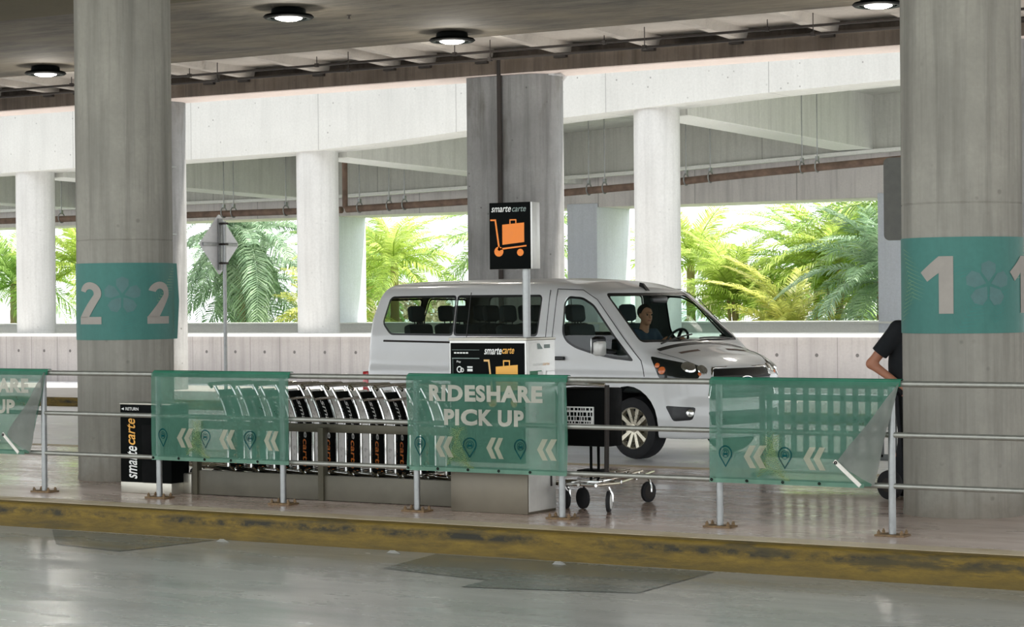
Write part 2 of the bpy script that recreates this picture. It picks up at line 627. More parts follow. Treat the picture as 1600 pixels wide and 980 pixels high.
def text_fit(txt, box, fn, offset=0.0, shear=0.0, space=1.0):
    """text as flat mesh fitted into box=(u0,u1,v0,v1); fn maps (u,v) to 3D"""
    bm = text_bm(txt, 1.0, offset, shear, space)
    xs = [v.co.x for v in bm.verts]
    ys = [v.co.y for v in bm.verts]
    x0, x1, y0, y1 = min(xs), max(xs), min(ys), max(ys)
    u0, u1, v0, v1 = box
    for v in bm.verts:
        v.co = Vector(fn(u0 + (v.co.x - x0) / (x1 - x0) * (u1 - u0), v0 + (v.co.y - y0) / (y1 - y0) * (v1 - v0)))
    mb = MB()
    mb.bm.free()
    mb.bm = bm
    return mb


def polys(ps, fn):
    mb = MB()
    for p in ps:
        mb.poly([fn(u, v) for u, v in p])
    return mb


def ring2(c, r0, r1, n=20, a0=0, a1=2 * PI, sy=1.0):
    out = []
    for k in range(n):
        a, b = a0 + (a1 - a0) * k / n, a0 + (a1 - a0) * (k + 1) / n
        q = lambda r, w: (c[0] + r * math.cos(w), c[1] + r * math.sin(w) * sy)
        out.append([q(r0, a), q(r1, a), q(r1, b), q(r0, b)])
    return out


# ------------------------------------------------------------------ implicit surfaces (van body, people)
def surface_nets(Fv, org, h):
    nx, ny, nz = Fv.shape
    ins = Fv < 0
    cnt = np.zeros((nx - 1, ny - 1, nz - 1), np.float32)
    acc = np.zeros((nx - 1, ny - 1, nz - 1, 3), np.float32)
    masks = []
    for ax in range(3):
        sl0 = [slice(None)] * 3
        sl1 = [slice(None)] * 3
        sl0[ax] = slice(0, -1)
        sl1[ax] = slice(1, None)
        a, b = Fv[tuple(sl0)], Fv[tuple(sl1)]
        m = ins[tuple(sl0)] != ins[tuple(sl1)]
        den = np.where(m, a - b, 1)
        tt = np.where(m, a / den, 0).astype(np.float32)
        masks.append(m)
        o1, o2 = [q for q in range(3) if q != ax]
        for d1 in (0, 1):
            for d2 in (0, 1):
                sl = [slice(None)] * 3
                sl[o1] = slice(d1, d1 + Fv.shape[o1] - 1)
                sl[o2] = slice(d2, d2 + Fv.shape[o2] - 1)
                mm = m[tuple(sl)]
                cnt += mm
                acc[..., ax] += np.where(mm, tt[tuple(sl)], 0)
                acc[..., o1] += mm * d1
                acc[..., o2] += mm * d2
    act = cnt > 0
    idx = -np.ones(act.shape, np.int64)
    idx[act] = np.arange(act.sum())
    ijk = np.argwhere(act)
    V = np.array(org) + h * (ijk + acc[act] / cnt[act][:, None])
    quads = []
    for ax in range(3):
        o1, o2 = [(1, 2), (2, 0), (0, 1)][ax]
        e = np.argwhere(masks[ax])
        ok = (e[:, o1] > 0) & (e[:, o2] > 0) & (e[:, o1] < Fv.shape[o1] - 1) & (e[:, o2] < Fv.shape[o2] - 1)
        e = e[ok]
        d1 = np.zeros(3, int)
        d1[o1] = 1
        d2 = np.zeros(3, int)
        d2[o2] = 1
        g = lambda q: idx[q[:, 0], q[:, 1], q[:, 2]]
        qd = np.stack([g(e - d1 - d2), g(e - d2), g(e), g(e - d1)], 1)
        fl = ~ins[e[:, 0], e[:, 1], e[:, 2]]
        qd[fl] = qd[fl][:, ::-1]
        quads.append(qd)
    return V, np.concatenate(quads)


def smax(a, b, k):
    h = np.maximum(k - np.abs(a - b), 0) / k
    return np.maximum(a, b) + h * h * k * 0.25


class Blob:
    """smooth union of tapered capsules / ellipsoids on a grid"""
    def __init__(s, lo, hi, h):
        s.lo, s.h = np.array(lo, float), h
        s.n = np.ceil((np.array(hi) - s.lo) / h).astype(int) + 1
        s.F = np.full(tuple(s.n), 1.0, np.float32)

    def _win(s, lo, hi):
        a = np.clip(np.floor((lo - s.lo) / s.h).astype(int), 0, s.n - 1)
        b = np.clip(np.ceil((hi - s.lo) / s.h).astype(int) + 1, 1, s.n)
        g = [s.lo[i] + s.h * np.arange(a[i], b[i]) for i in range(3)]
        X, Y, Z = np.meshgrid(*g, indexing='ij')
        return tuple(slice(a[i], b[i]) for i in range(3)), X, Y, Z

    def _union(s, sl, d, k):
        f = s.F[sl]
        h = np.maximum(k - np.abs(f - d), 0) / k
        s.F[sl] = np.minimum(f, d) - h * h * k * 0.25

    def cap(s, a, b, ra, rb, k=0.02, clip=None):
        a, b = np.array(a, float), np.array(b, float)
        m = max(ra, rb) + 3 * k + 2 * s.h
        sl, X, Y, Z = s._win(np.minimum(a, b) - m, np.maximum(a, b) + m)
        ab = b - a
        t = ((X - a[0]) * ab[0] + (Y - a[1]) * ab[1] + (Z - a[2]) * ab[2]) / max(ab @ ab, 1e-9)
        t = np.clip(t, 0, 1)
        d = np.sqrt((X - a[0] - t * ab[0]) ** 2 + (Y - a[1] - t * ab[1]) ** 2 + (Z - a[2] - t * ab[2]) ** 2) - (ra + (rb - ra) * t)
        if clip:
            for (p, n) in clip:
                d = np.maximum(d, (X - p[0]) * n[0] + (Y - p[1]) * n[1] + (Z - p[2]) * n[2])
        s._union(sl, d, k)
        return s

    def ell(s, c, r, k=0.02, ax=None):
        c, r = np.array(c, float), np.array(r, float)
        m = max(r) + 3 * k + 2 * s.h
        sl, X, Y, Z = s._win(c - m, c + m)
        P = np.stack([X - c[0], Y - c[1], Z - c[2]], -1)
        if ax is not None:
            P = P @ np.array(ax, float).T
        q = np.sqrt(((P / r) ** 2).sum(-1)) + 1e-9
        q2 = np.sqrt(((P / (r * r)) ** 2).sum(-1)) + 1e-9
        s._union(sl, q * (q - 1) / q2, k)
        return s

    def cut(s, p, n):
        g = [s.lo[i] + s.h * np.arange(s.n[i]) for i in range(3)]
        X, Y, Z = np.meshgrid(*g, indexing='ij')
        s.F = np.maximum(s.F, (X - p[0]) * n[0] + (Y - p[1]) * n[1] + (Z - p[2]) * n[2]).astype(np.float32)
        return s

    def build(s, name, mat, parent=None):
        V, Q = surface_nets(s.F, s.lo, s.h)
        me = bpy.data.meshes.new(name)
        me.from_pydata(V.tolist(), [], Q.tolist())
        return link_mesh(name, me, mat, parent, None, 50)


# ================================================================== SETTING: ground
struct('floor_road', MB().box(-70, 20, -14, 13.66, -0.5, -0.2), 'road', 'smooth grey sealed road in the foreground')
struct('floor_walk', MB().box(-70, 20, 13.78, 19.3, -0.5, 0.0), 'walk', 'wet reddish brown concrete walkway')
mb = MB().box(-70, 20, 13.56, 13.80, -0.45, 0.002, 0.035, 3)
struct('curb_front', mb, 'curb', 'worn yellow painted curb along the walkway')
struct('trim_1', MB().box(-70, 20, 13.72, 13.98, -0.02, 0.004), 'edge', 'pale concrete edging behind the yellow curb')
struct('curb_rear', MB().box(-70, 20, 19.25, 19.45, -0.45, 0.006, 0.03, 3), 'edge', 'far edge of the walkway')
struct('floor_far_road', MB().box(-80, 20, 19.4, 38.6, -0.5, -0.15), 'far_road', 'bright road behind the walkway')
struct('floor_island', MB().box(-80, 20, 29.3, 34.6, -0.4, 0.0), 'island', 'pale traffic island under the piers')
struct('curb_island', MB().box(-80, 20, 29.15, 29.36, -0.4, 0.006, 0.03, 3), 'curb', 'yellow painted curb of the far island')
struct('ground_outside', MB().box(-110, 20, 52.2, 110, -0.6, -0.2), 'grass', 'grass beyond the building')
struct('floor_ramp_bay', MB().box(-80, 20, 38.6, 52.2, -0.6, -0.1), 'bay_floor')
# darker patches of the near road
struct('road_patch', polys([[(-12.9, 13.5), (-11.15, 13.5), (-11.3, 12.55), (-12.1, 12.7)]], lambda u, v: (u, v, -0.197)), 'road_patch', 'dark triangular patch by the curb')
struct('road_patch', polys([[(-9.05, 13.5), (-6.75, 13.5), (-6.7, 12.3), (-7.87, 12.03), (-7.9, 12.4), (-8.91, 12.62)]], lambda u, v: (u, v, -0.1965)), 'road_patch', 'dark stepped patch in the middle of the road')

# ================================================================== SETTING: overhead structure
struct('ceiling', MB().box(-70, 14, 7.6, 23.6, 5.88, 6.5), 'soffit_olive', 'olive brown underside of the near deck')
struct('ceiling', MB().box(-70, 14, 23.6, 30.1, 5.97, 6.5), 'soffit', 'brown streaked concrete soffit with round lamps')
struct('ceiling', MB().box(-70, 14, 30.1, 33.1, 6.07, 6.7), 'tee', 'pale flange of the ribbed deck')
tees = [-33.1, -32.3, -30.7, -29.9, -28.3, -26.6, -25.77, -24.03, -22.45, -21.69, -20.5, -18.91, -17.21, -15.6, -14.0, -12.4, -10.8, -9.2, -7.6]
for x in tees:
    mb = MB()
    mb.hexa([(x - 0.09, 30.09, 5.968), (x + 0.09, 30.09, 5.968), (x + 0.09, 32.35, 5.875), (x - 0.09, 32.35, 5.875),
             (x - 0.14, 30.09, 6.08), (x + 0.14, 30.09, 6.08), (x + 0.14, 32.35, 6.08), (x - 0.14, 32.35, 6.08)])
    struct('ceiling_rib', mb, 'tee')
struct('ceiling_beam', MB().box(-70, 14, 32.2, 33.04, 5.6, 5.87, 0.015), 'beam', 'stained brown edge beam with bounce light painted under it')
struct('trim_4', MB().box(-70, 14, 32.205, 33.03, 5.585, 5.602), 'bounce_pink', 'thin slab with bounce light in its colour under the edge beam')  # slab added under the beam to carry bounced light as colour
struct('ceiling_end', MB().box(-70, 14, 32.95, 33.1, 5.86, 8.4), 'beam')  # end wall, extended upward out of view to limit sky light
struct('ceiling_sky_block', MB().box(-70, 14, 38.6, 52, 8.5, 8.8), 'tee', 'unseen deck added above the ramp to limit sky light')  # out of view, added to shade the ramp fascia from the sky
# bearing pads and dark hardware on the beam
mb = MB()
for x in tees:
    mb.box(x - 0.12, x + 0.12, 32.12, 32.3, 5.8, 5.885, 0.01)
struct('trim_2', mb, 'dark_pipe', 'dark bearing pads under the ribs')

# ramp fascia (constant Y, climbing to the right)
ramp = [(-60, 4.8), (-38.6, 4.86), (-32.65, 4.94), (-28.9, 5.0), (-27.0, 5.09), (-25.1, 5.23), (-22.7, 5.38), (-20.5, 5.5), (-18.1, 5.63), (-15.4, 5.72), (-4, 6.0)]


def ramp_z(x):
    return float(np.interp(x, [p[0] for p in ramp], [p[1] for p in ramp]))


def strip(pts, y0, y1, hgt):
    mb = MB()
    for (x0, z0), (x1, z1) in zip(pts, pts[1:]):
        mb.hexa([(x0, y0, z0), (x1, y0, z1), (x1, y1, z1), (x0, y1, z0), (x0, y0, z0 + hgt), (x1, y0, z1 + hgt), (x1, y1, z1 + hgt), (x0, y1, z0 + hgt)])
    bmesh.ops.remove_doubles(mb.bm, verts=mb.bm.verts, dist=1e-4)
    ds = [f for f in mb.bm.faces if abs(f.normal.x) > 0.9 and min(p[0] for p in pts) + 0.1 < f.calc_center_median().x < max(p[0] for p in pts) - 0.1]
    bmesh.ops.delete(mb.bm, geom=ds, context='FACES')
    return mb


struct('ramp_fascia', strip(ramp, 38.5, 39.5, 1.9), 'white_conc', 'white sloping ramp fascia')
struct('ramp_deck', strip([(x, z + 1.0) for x, z in ramp], 39.4, 49.9, 0.35), 'ramp_conc', 'underside of the ramp deck')
for x0 in (-46.2, -37.7, -29.2, -20.7, -12.2):
    mb = MB()
    zc = ramp_z(x0) - 0.1
    mb.hexa([(x0 - 0.45, 39.5, zc), (x0 + 0.45, 39.5, zc), (x0 + 0.45, 50.0, zc - 0.18), (x0 - 0.45, 50.0, zc - 0.18),
             (x0 - 0.45, 39.5, zc + 1.2), (x0 + 0.45, 39.5, zc + 1.2), (x0 + 0.45, 50.0, zc + 1.2), (x0 - 0.45, 50.0, zc + 1.2)])
    sm_ = MB().hexa([(x0 - 0.448, 39.5, zc - 0.012), (x0 + 0.448, 39.5, zc - 0.012), (x0 + 0.448, 49.2, zc - 0.178), (x0 - 0.448, 49.2, zc - 0.178), (x0 - 0.448, 39.5, zc + 0.001), (x0 + 0.448, 39.5, zc + 0.001), (x0 + 0.448, 49.2, zc - 0.165), (x0 - 0.448, 49.2, zc - 0.165)])
    struct('crossbeam_bounce_plate', sm_, 'soffit_bounce')  # plate added so the beam underside looks lit by bounce
    struct('ramp_crossbeam', mb, 'ramp_conc', 'pale cross beam running back from a round column')
edge = [(-60, 4.56), (-41.5, 4.58), (-37.6, 4.58), (-35.9, 4.6), (-31.9, 4.69), (-28.8, 4.84), (-25.5, 4.94), (-20.1, 5.17), (-10, 5.5)]
struct('ramp_edge_beam', strip(edge, 49.2, 49.8, 1.5), 'ramp_conc', 'sloping edge beam of the ramp')
struct('ramp_edge_bounce_strip', strip([(x, z - 0.03) for x, z in edge], 49.05, 49.25, 0.075), 'soffit_bounce', 'thin strip with bounce light in its colour along the ramp edge beam')  # strip added to paint the lit line under the edge beam
struct('wall_back', MB().box(-70, -4, 50.0, 51.75, 4.10, 7.0), 'facade', 'outer facade above the openings')
struct('wall_back', MB().box(-70, -4, 50.0, 51.75, -0.3, 1.04), 'ledge', 'outer facade below the openings')
struct('window_sill', MB().box(-70, -4, 49.9, 51.8, 1.03, 1.08, 0.01), 'ledge', 'pale sill under the openings')
for xa, xb in ((-55.2, -54.3), (-46.6, -45.7), (-37.95, -37.02), (-29.21, -28.3), (-20.47, -19.55), (-11.8, -10.9)):
    struct('wall_pier', MB().box(xa, xb, 50.0 - 0.06, 51.75, 0.5, 4.2, 0.02), 'facade_pier', 'pale rectangular facade pier between openings')
# low parapet carrying the round white columns
struct('wall_parapet', MB().box(-80, 10, 38.45, 39.6, -0.3, 0.92), 'parapet', 'low board marked concrete parapet wall with tie holes')
struct('trim_3', MB().box(-80, 10, 38.36, 39.7, 0.92, 0.99, 0.015), 'ledge', 'white ledge along the top of the parapet')

for i, x in enumerate((-46.2, -37.7, -29.2, -20.7, -12.2)):
    lab = ['round white concrete column on the parapet, hidden left of the picture', 'round white concrete column on the parapet, left of the column numbered 2',
           'round white concrete column on the parapet between the diamond sign and the van', 'round white concrete column on the parapet rising behind the van windshield',
           'round white concrete column on the parapet behind the column numbered 1'][i]
    zt = ramp_z(x) + 0.05
    mb = MB().lathe([(0, 0.0), (0.465, 0.0), (0.465, zt - 0.99), (0, zt - 0.99)], (x, 39.0, 0.99), n=48)
    o = mb.build('round_column', 'white_col', origin=(x, 39.0, 0.99))
    tag(o, lab, 'column', 'white columns on the parapet')

# capsule shaped piers on the island carrying the edge beam
for i, xc in enumerate((-28.27, -19.73, -11.19)):
    x0 = xc - 1.18
    prof = [(x0, 32.3)]
    prof += [(xc + 0.45 * math.sin(a), 32.75 - 0.45 * math.cos(a)) for a in [PI * k / 24 for k in range(25)]]
    prof += [(x0, 33.2)]
    mb = MB().prism([(a, b, 0.0) for a, b in prof], [(a, b, 5.584) for a, b in prof])
    o = mb.build('concrete_pier', 'pier', origin=(xc, 32.75, 0))
    tag(o, ['rounded concrete pier just behind the column numbered 2', 'wide stained concrete pier with a rounded end behind the van', 'rounded concrete pier behind the column numbered 1'][i], 'pier', 'piers under the edge beam')
mb = MB().cyl((-20.18, 32.22, 0.0), (-20.18, 32.22, 5.86), 0.045, 12)
tag(mb.build('drain_pipe', 'dark_pipe', origin=(-20.18, 32.22, 0)), 'thin black vertical pipe on the front of the wide stained pier', 'pipe')
mb = MB().cyl((-27.86, 32.5, 0.0), (-27.86, 32.5, 5.5), 0.02, 10)
for z in (1.3, 1.55, 3.0, 4.3):
    mb.box(-27.9, -27.8, 32.46, 32.6, z, z + 0.03)
tag(mb.build('conduit', 'steel', origin=(-27.86, 32.5, 0)), 'thin grey conduit running up the pier beside the column numbered 2', 'conduit')

# two thin sprinkler pipes under the ribs
for (y, z, lab) in ((31.0, 5.845, 'upper thin dark pipe under the ceiling ribs'), (30.7, 5.676, 'lower thin dark pipe under the ceiling ribs')):
    e = thing('sprinkler_pipe', lab, 'pipe', (-20, y, z), 'thin pipes under the ribs')
    MB().cyl((-50, y, z), (6, y, z), 0.022, 8).build('pipe', 'dark_pipe', e)
    for k in range(-5, 6):
        x = -20.3 + k * 2.9 + (0.9 if z < 5.8 else 0)
        hg = MB().cyl((x, y, z), (x, y, 6.0), 0.008, 6)
        hg.box(x - 0.03, x + 0.03, y - 0.03, y + 0.03, z - 0.03, z + 0.035)
        hg.build('hanger', 'dark_pipe', e)

# brown drain pipe below the ramp with clevis hangers
bp = [(-60, 4.0), (-41.5, 3.99), (-37.1, 3.97), (-34.9, 3.97), (-32.2, 3.96)]
bp2 = [(-32.05, 3.97), (-28.5, 4.05), (-25.8, 4.17), (-23.96, 4.25), (-20.6, 4.45), (-17.5, 4.6), (-12, 4.75)]
for pts, lab, hang in ((bp, 'brown horizontal pipe hung under the ramp on the left, behind the diamond sign', (-41.58, -35.95, -35.63, -33.94)),
                       (bp2, 'brown pipe climbing to the right under the ramp, above the van', (-31.66, -30.77, -30.31, -25.14, -24.72, -22.62, -22.01, -19.78, -19.42))):
    e = thing('hanging_pipe', lab, 'pipe', (pts[-1][0], 44, pts[-1][1]), 'brown pipes under the ramp')
    mb = MB().tube([(x, 44, z) for x, z in pts], 0.085, 12)
    if pts is bp2:
        mb.tube([(-32.1, 44, 5.3), (-32.1, 44, 4.05), (-32.0, 44, 3.97)], 0.07, 12)
    mb.build('pipe', 'brown_pipe', e)
    for x in hang:
        z = float(np.interp(x, [p[0] for p in pts], [p[1] for p in pts]))
        h = MB().cyl((x, 44, z + 0.16), (x, 44, ramp_z(x) + 1.05), 0.013, 6)
        h.tube([(x, 44 + 0.12 * math.cos(a), z + 0.03 + 0.13 * math.sin(a)) for a in [2 * PI * k / 14 for k in range(14)]], 0.016, 6, True)
        h.box(x - 0.03, x + 0.03, 43.96, 44.04, z + 0.13, z + 0.24)
        h.build('hanger', 'steel', e)

# ================================================================== big near columns with printed wraps
def column(cx, cy, label, digit, zb, zt, angs, seam_z):
    e = thing('concrete_column', label, 'column', (cx, cy, 0))
    r = 0.46
    MB().lathe([(0, 0), (r + 0.006, 0), (r + 0.006, 0.03), (r, 0.05), (r, seam_z - 0.008), (r - 0.006, seam_z), (r, seam_z + 0.008), (r, 5.9), (0, 5.9)], (cx, cy, 0), n=72).build('shaft', 'column', e)

    def at(a, z, rr):
        return (cx + rr * math.sin(a), cy - rr * math.cos(a), z)
    # wrap: a sheet all round, slightly peeled at one edge
    a0, a1 = angs['wrap']
    mb = MB()
    mb.grid(96, 4, lambda u, v: at(a0 + (a1 - a0) * u, zb + (zt - zb) * v, r + 0.006 + (0.05 * max(0, (u - 0.965) / 0.035) ** 2 * (1 - abs(2 * v - 1) * 0.4) if angs.get('peel') else 0)))
    wr = mb.build('banner_wrap', 'wrap', e)

    def deco(name, mat, shapes, rr):
        mb = MB()
        for p in shapes:
            mb.poly([(u, 0, v) for u, v in p])
        bm = mb.bm
        us = [v.co.x for v in bm.verts]
        k = min(us)
        while k < max(us):
            k += 0.03
            bmesh.ops.bisect_plane(bm, geom=bm.verts[:] + bm.edges[:] + bm.faces[:], plane_co=(k, 0, 0), plane_no=(1, 0, 0), dist=1e-6)
        for v in bm.verts:
            v.co = Vector(at(v.co.x / r, v.co.z, rr))
        return mb.build(name, mat, wr)
    zc = (zb + zt) / 2
    fr = []
    for (uc, vc, ang, L, n) in angs['fronds']:
        for k in range(n):
            s = 0.12 + 0.85 * k / n
            px, pz = uc + math.cos(ang) * L * s, vc + math.sin(ang) * L * s
            for sg in (-1, 1):
                q = ang + sg * 0.9
                w = L * 0.42 * (1 - (2 * s - 1) ** 2 * 0.75)
                ex, ez = px + math.cos(q) * w, pz + math.sin(q) * w
                ez = min(max(ez, zb + 0.01), zt - 0.01)
                if zb < pz < zt - 0.02:
                    fr.append([(px, pz - 0.004), (px, pz + 0.005), (ex, ez)])
    deco('frond_print', 'wrap_frond', fr[::1], r + 0.009)
    fr2 = []
    for (uc, vc, ang, L, n) in angs['dark']:
        for k in range(n):
            s = 0.12 + 0.85 * k / n
            px, pz = uc + math.cos(ang) * L * s, vc + math.sin(ang) * L * s
            for sg in (-1, 1):
                q = ang + sg * 0.9
                w = L * 0.4
                ex, ez = px + math.cos(q) * w, min(max(pz + math.sin(q) * w, zb + 0.01), zt - 0.01)
                if zb < pz < zt - 0.02:
                    fr2.append([(px, pz - 0.004), (px, pz + 0.005), (ex, ez)])
    deco('frond_print', 'wrap_dark', fr2, r + 0.008)
    fl = []
    uc, vc = angs['flower']
    for k in range(5):
        a = 2 * PI * k / 5 + 0.3
        fl.append([(uc + 0.02 * math.cos(a), vc + 0.02 * math.sin(a))] + [(uc + math.cos(a + q) * w, vc + math.sin(a + q) * w) for q, w in ((-0.55, 0.11), (-0.35, 0.165), (0, 0.18), (0.35, 0.165), (0.55, 0.11))])
    deco('flower_print', 'wrap_flower', fl, r + 0.0085)
    for uc in angs['digits']:
        h = angs['h']
        z0 = angs['z0']
        if digit == '1':
            w = h * 0.5
            ps = [[(uc + 0.02 * h, z0), (uc + 0.24 * h, z0), (uc + 0.24 * h, z0 + h), (uc + 0.02 * h, z0 + h)],
                  [(uc + 0.02 * h, z0 + h), (uc - 0.29 * h, z0 + 0.72 * h), (uc - 0.17 * h, z0 + 0.56 * h), (uc + 0.02 * h, z0 + 0.71 * h)]]
        else:
            R0, R1 = 0.27 * h, 0.105 * h
            cz = z0 + h - R0
            ps = ring2((uc, cz), R1, R0, 18, -0.35, PI * 0.92)
            A = [(uc + R0 * math.cos(-0.35), cz + R0 * math.sin(-0.35)), (uc + R1 * math.cos(-0.35), cz + R1 * math.sin(-0.35))]
            ps.append([A[1], A[0], (uc - 0.02 * h, z0 + 0.16 * h), (uc - 0.29 * h, z0 + 0.16 * h)][::-1])
            ps.append([(uc - 0.29 * h, z0), (uc + 0.27 * h, z0), (uc + 0.27 * h, z0 + 0.175 * h), (uc - 0.29 * h, z0 + 0.175 * h)])
        ps = [[(uc + (u - uc) * (1.15 if digit == '1' else 1.25), v) for u, v in q] for q in ps]
        deco('digit_' + ('one' if digit == '1' else 'two'), 'digit', ps, r + 0.0105)
    return e


column(-14.33, 16.03, 'thick grey concrete column with a teal band numbered 2', '2', 1.34, 2.07,
       dict(wrap=(-0.9, 1.62 + 0.66), peel=True, digits=(0.02 * 0.46, 0.0), fronds=[], dark=[], flower=(0, 0), h=0.4, z0=1.49) | dict(
           digits=(-0.026, 0.69), fronds=[(0.62, 1.66, 0.9, 0.5, 13), (0.95, 1.36, 1.4, 0.5, 12)], dark=[(0.25, 1.3, 1.2, 0.35, 10), (0.45, 1.95, -0.4, 0.3, 8)], flower=(0.31, 1.76)),
       2.29)
column(-5.97, 16.26, 'thick grey concrete column with a teal band numbered 1', '1', 1.40, 2.13,
       dict(wrap=(-1.3, 5.0), digits=(-0.022, 0.70), fronds=[(-0.42, 2.1, -1.2, 0.5, 12), (0.6, 1.78, 0.9, 0.42, 11), (-0.45, 1.45, 1.2, 0.4, 10)],
            dark=[(0.1, 1.38, 1.0, 0.4, 10), (-0.1, 2.0, -0.6, 0.35, 9), (0.4, 1.45, 1.3, 0.3, 9)], flower=(0.36, 1.77), h=0.435, z0=1.55),
       2.39)

# ================================================================== railing with posts
YF = 14.48
rl = thing('railing', 'long grey metal railing with three rails along the yellow curb', 'railing', (-13.92, YF, 0))
for z, r in ((1.07, 0.022), (0.711, 0.02), (0.351, 0.02)):
    MB().cyl((-17.5, YF, z), (-2.6, YF, z), r, 14).build('rail', 'rail', rl)
for k in range(-2, 9):
    x = -13.92 + 1.3464 * k
    MB().cyl((x, YF, 0.0), (x, YF, 1.07), 0.026, 14).build('post', 'steel', rl)
    bpz = MB().box(x - 0.11, x + 0.11, YF - 0.07, YF + 0.07, 0.0, 0.014, 0.003).build('base_plate', 'plate', rl)
    for sx in (-1, 1):
        for sy in (-1, 1):
            b = MB().lathe([(0, 0), (0.013, 0), (0.013, 0.02), (0.007, 0.022), (0.007, 0.032), (0, 0.032)], (x + sx * 0.085, YF + sy * 0.045, 0.013), n=6)
            b.build('bolt', 'plate', bpz)


# ================================================================== mesh banners
def banner(x0, label, text=False, fold=False, seed=0):
    W, z0, z1 = 1.485, 0.345, 1.085
    rnd = random.Random(seed)
    ph = [rnd.uniform(0, 6.28) for _ in range(6)]
    e = thing('mesh_banner', label, 'banner', (x0 + W / 2, YF - 0.045, z0))
    yb = YF - 0.05

    def rip(u, v, off=0.0):
        k = math.sin(PI * min(max((v - z0) / (z1 - z0), 0), 1))
        dy = k * (0.012 * math.sin(u * 9 + ph[0]) + 0.008 * math.sin(u * 17 + v * 4 + ph[1]) + 0.005 * math.sin(u * 31 + ph[2]))
        return (x0 + u, yb + dy - off, v)
    nu, nv = 48, 24
    if not fold:
        MB().grid(nu, nv, lambda u, v: rip(u * W, z0 + v * (z1 - z0))).build('fabric', 'banner', e)
    else:
        # right lower corner folded over: fabric ends on the crease
        xb = W - 0.22

        def sh(u, v):
            w = xb + (W - xb) * v
            return rip(u * w, z0 + v * (z1 - z0))
        MB().grid(nu, nv, sh).build('fabric', 'banner', e)
        T = Vector((W, 0, z1 - 0.01))
        Bc = Vector((xb + 0.03, 0, z0 + 0.012))
        Cc = Vector((W - 0.46, 0, 0.525))
        B0 = Vector((xb - 0.045, 0, z0 + 0.01))

        def fl(u, v):
            a = T.lerp(Cc, v)
            b = T.lerp(Bc if u > 0.5 else B0.lerp(Bc, min(1, u * 2)), v)
            p = a.lerp(b, u)
            return (x0 + p.x, yb - 0.02 - 0.06 * math.sin(PI * u) * v - 0.012 * math.sin(9 * v + 3 * u), p.z)
        flap = MB().grid(14, 16, fl).build('folded_corner', 'banner_back', e)
        flap['label'] = 'grey back of the folded banner corner'
        d = (B0 - Cc).normalized()
        n = Vector((d.z, 0, -d.x)) * 0.014
        pts = [Cc - n, B0 - n, B0 + n, Cc + n]
        mb = MB().prism([(x0 + p.x, yb - 0.088, p.z) for p in pts], [(x0 + p.x, yb - 0.082, p.z) for p in pts])
        mb.build('white_hem', 'hem_white', e)
        gr = MB().lathe([(0.005, 0), (0.012, 0), (0.012, 0.004), (0.005, 0.004)], (x0 + Cc.x + 0.012, yb - 0.094, Cc.z - 0.012), (0, 1, 0), 12)
        gr.build('grommet', 'black_matte', e)
    # hems wrapped over the rails
    MB().grid(40, 10, lambda u, v: (x0 + u * W, YF + 0.034 * math.cos(-0.6 + v * 3.6 + PI * 0.0) * -1 if False else YF - 0.036 * math.cos(v * PI * 0.9 - 0.5), 1.07 + 0.036 * math.sin(v * PI * 0.9 - 0.5))).build('top_hem', 'banner_hem', e)
    wb = W if not fold else W - 0.27
    MB().grid(30, 1, lambda u, v: rip(u * wb, z0 - 0.012 + v * 0.03, 0.004)).build('bottom_hem', 'banner_hem_pale', e)
    for k in range(5 if not fold else 4):
        u = 0.02 + k * 0.285
        MB().lathe([(0.004, 0), (0.011, 0), (0.011, 0.004), (0.004, 0.004)], (x0 + u, yb - 0.012, z0 + 0.008), (0, 1, 0), 12).build('grommet', 'black_matte', e)
    pr = lambda u, v: rip(u, v, 0.007)
    if text:
        text_fit('RIDESHARE', (0.225, 1.275, 0.888, 1.02), pr, 0.05, 0, 1.12).build('lettering', 'b_text', e)
        text_fit('PICK UP', (0.375, 1.115, 0.70, 0.83), pr, 0.05, 0, 1.12).build('lettering', 'b_text', e)
    for k in range(3):
        uc = 0.135 + 0.47 * k
        if fold and uc > 0.9:
            continue
        zc = 0.55
        R0, R1 = 0.058, 0.047
        out = [(uc + R0 * math.cos(a), zc + R0 * math.sin(a)) for a in [PI * (-0.16) + PI * 1.32 * q / 20 for q in range(21)]] + [(uc, zc - 0.105)]
        inn = [(uc + R1 * math.cos(a), zc + R1 * math.sin(a)) for a in [PI * (-0.16) + PI * 1.32 * q / 20 for q in range(21)]] + [(uc, zc - 0.087)]
        ps = [[out[q], out[(q + 1) % 22], inn[(q + 1) % 22], inn[q]] for q in range(22)]
        ps += ring2((uc, zc), 0.028, 0.033, 18)
        # small car front inside the pin
        ps += [[(uc - 0.02, zc - 0.014), (uc + 0.02, zc - 0.014), (uc + 0.022, zc + 0.002), (uc - 0.022, zc + 0.002)],
               [(uc - 0.018, zc + 0.002), (uc - 0.011, zc + 0.002), (uc - 0.008, zc + 0.018), (uc - 0.013, zc + 0.018)],
               [(uc + 0.011, zc + 0.002), (uc + 0.018, zc + 0.002), (uc + 0.013, zc + 0.018), (uc + 0.008, zc + 0.018)],
               [(uc - 0.013, zc + 0.014), (uc + 0.013, zc + 0.014), (uc + 0.013, zc + 0.02), (uc - 0.013, zc + 0.02)],
               [(uc - 0.019, zc - 0.021), (uc - 0.011, zc - 0.021), (uc - 0.011, zc - 0.014), (uc - 0.019, zc - 0.014)],
               [(uc + 0.011, zc - 0.021), (uc + 0.019, zc - 0.021), (uc + 0.019, zc - 0.014), (uc + 0.011, zc - 0.014)]]
        polys(ps, pr).build('pin_print', 'b_pin', e)
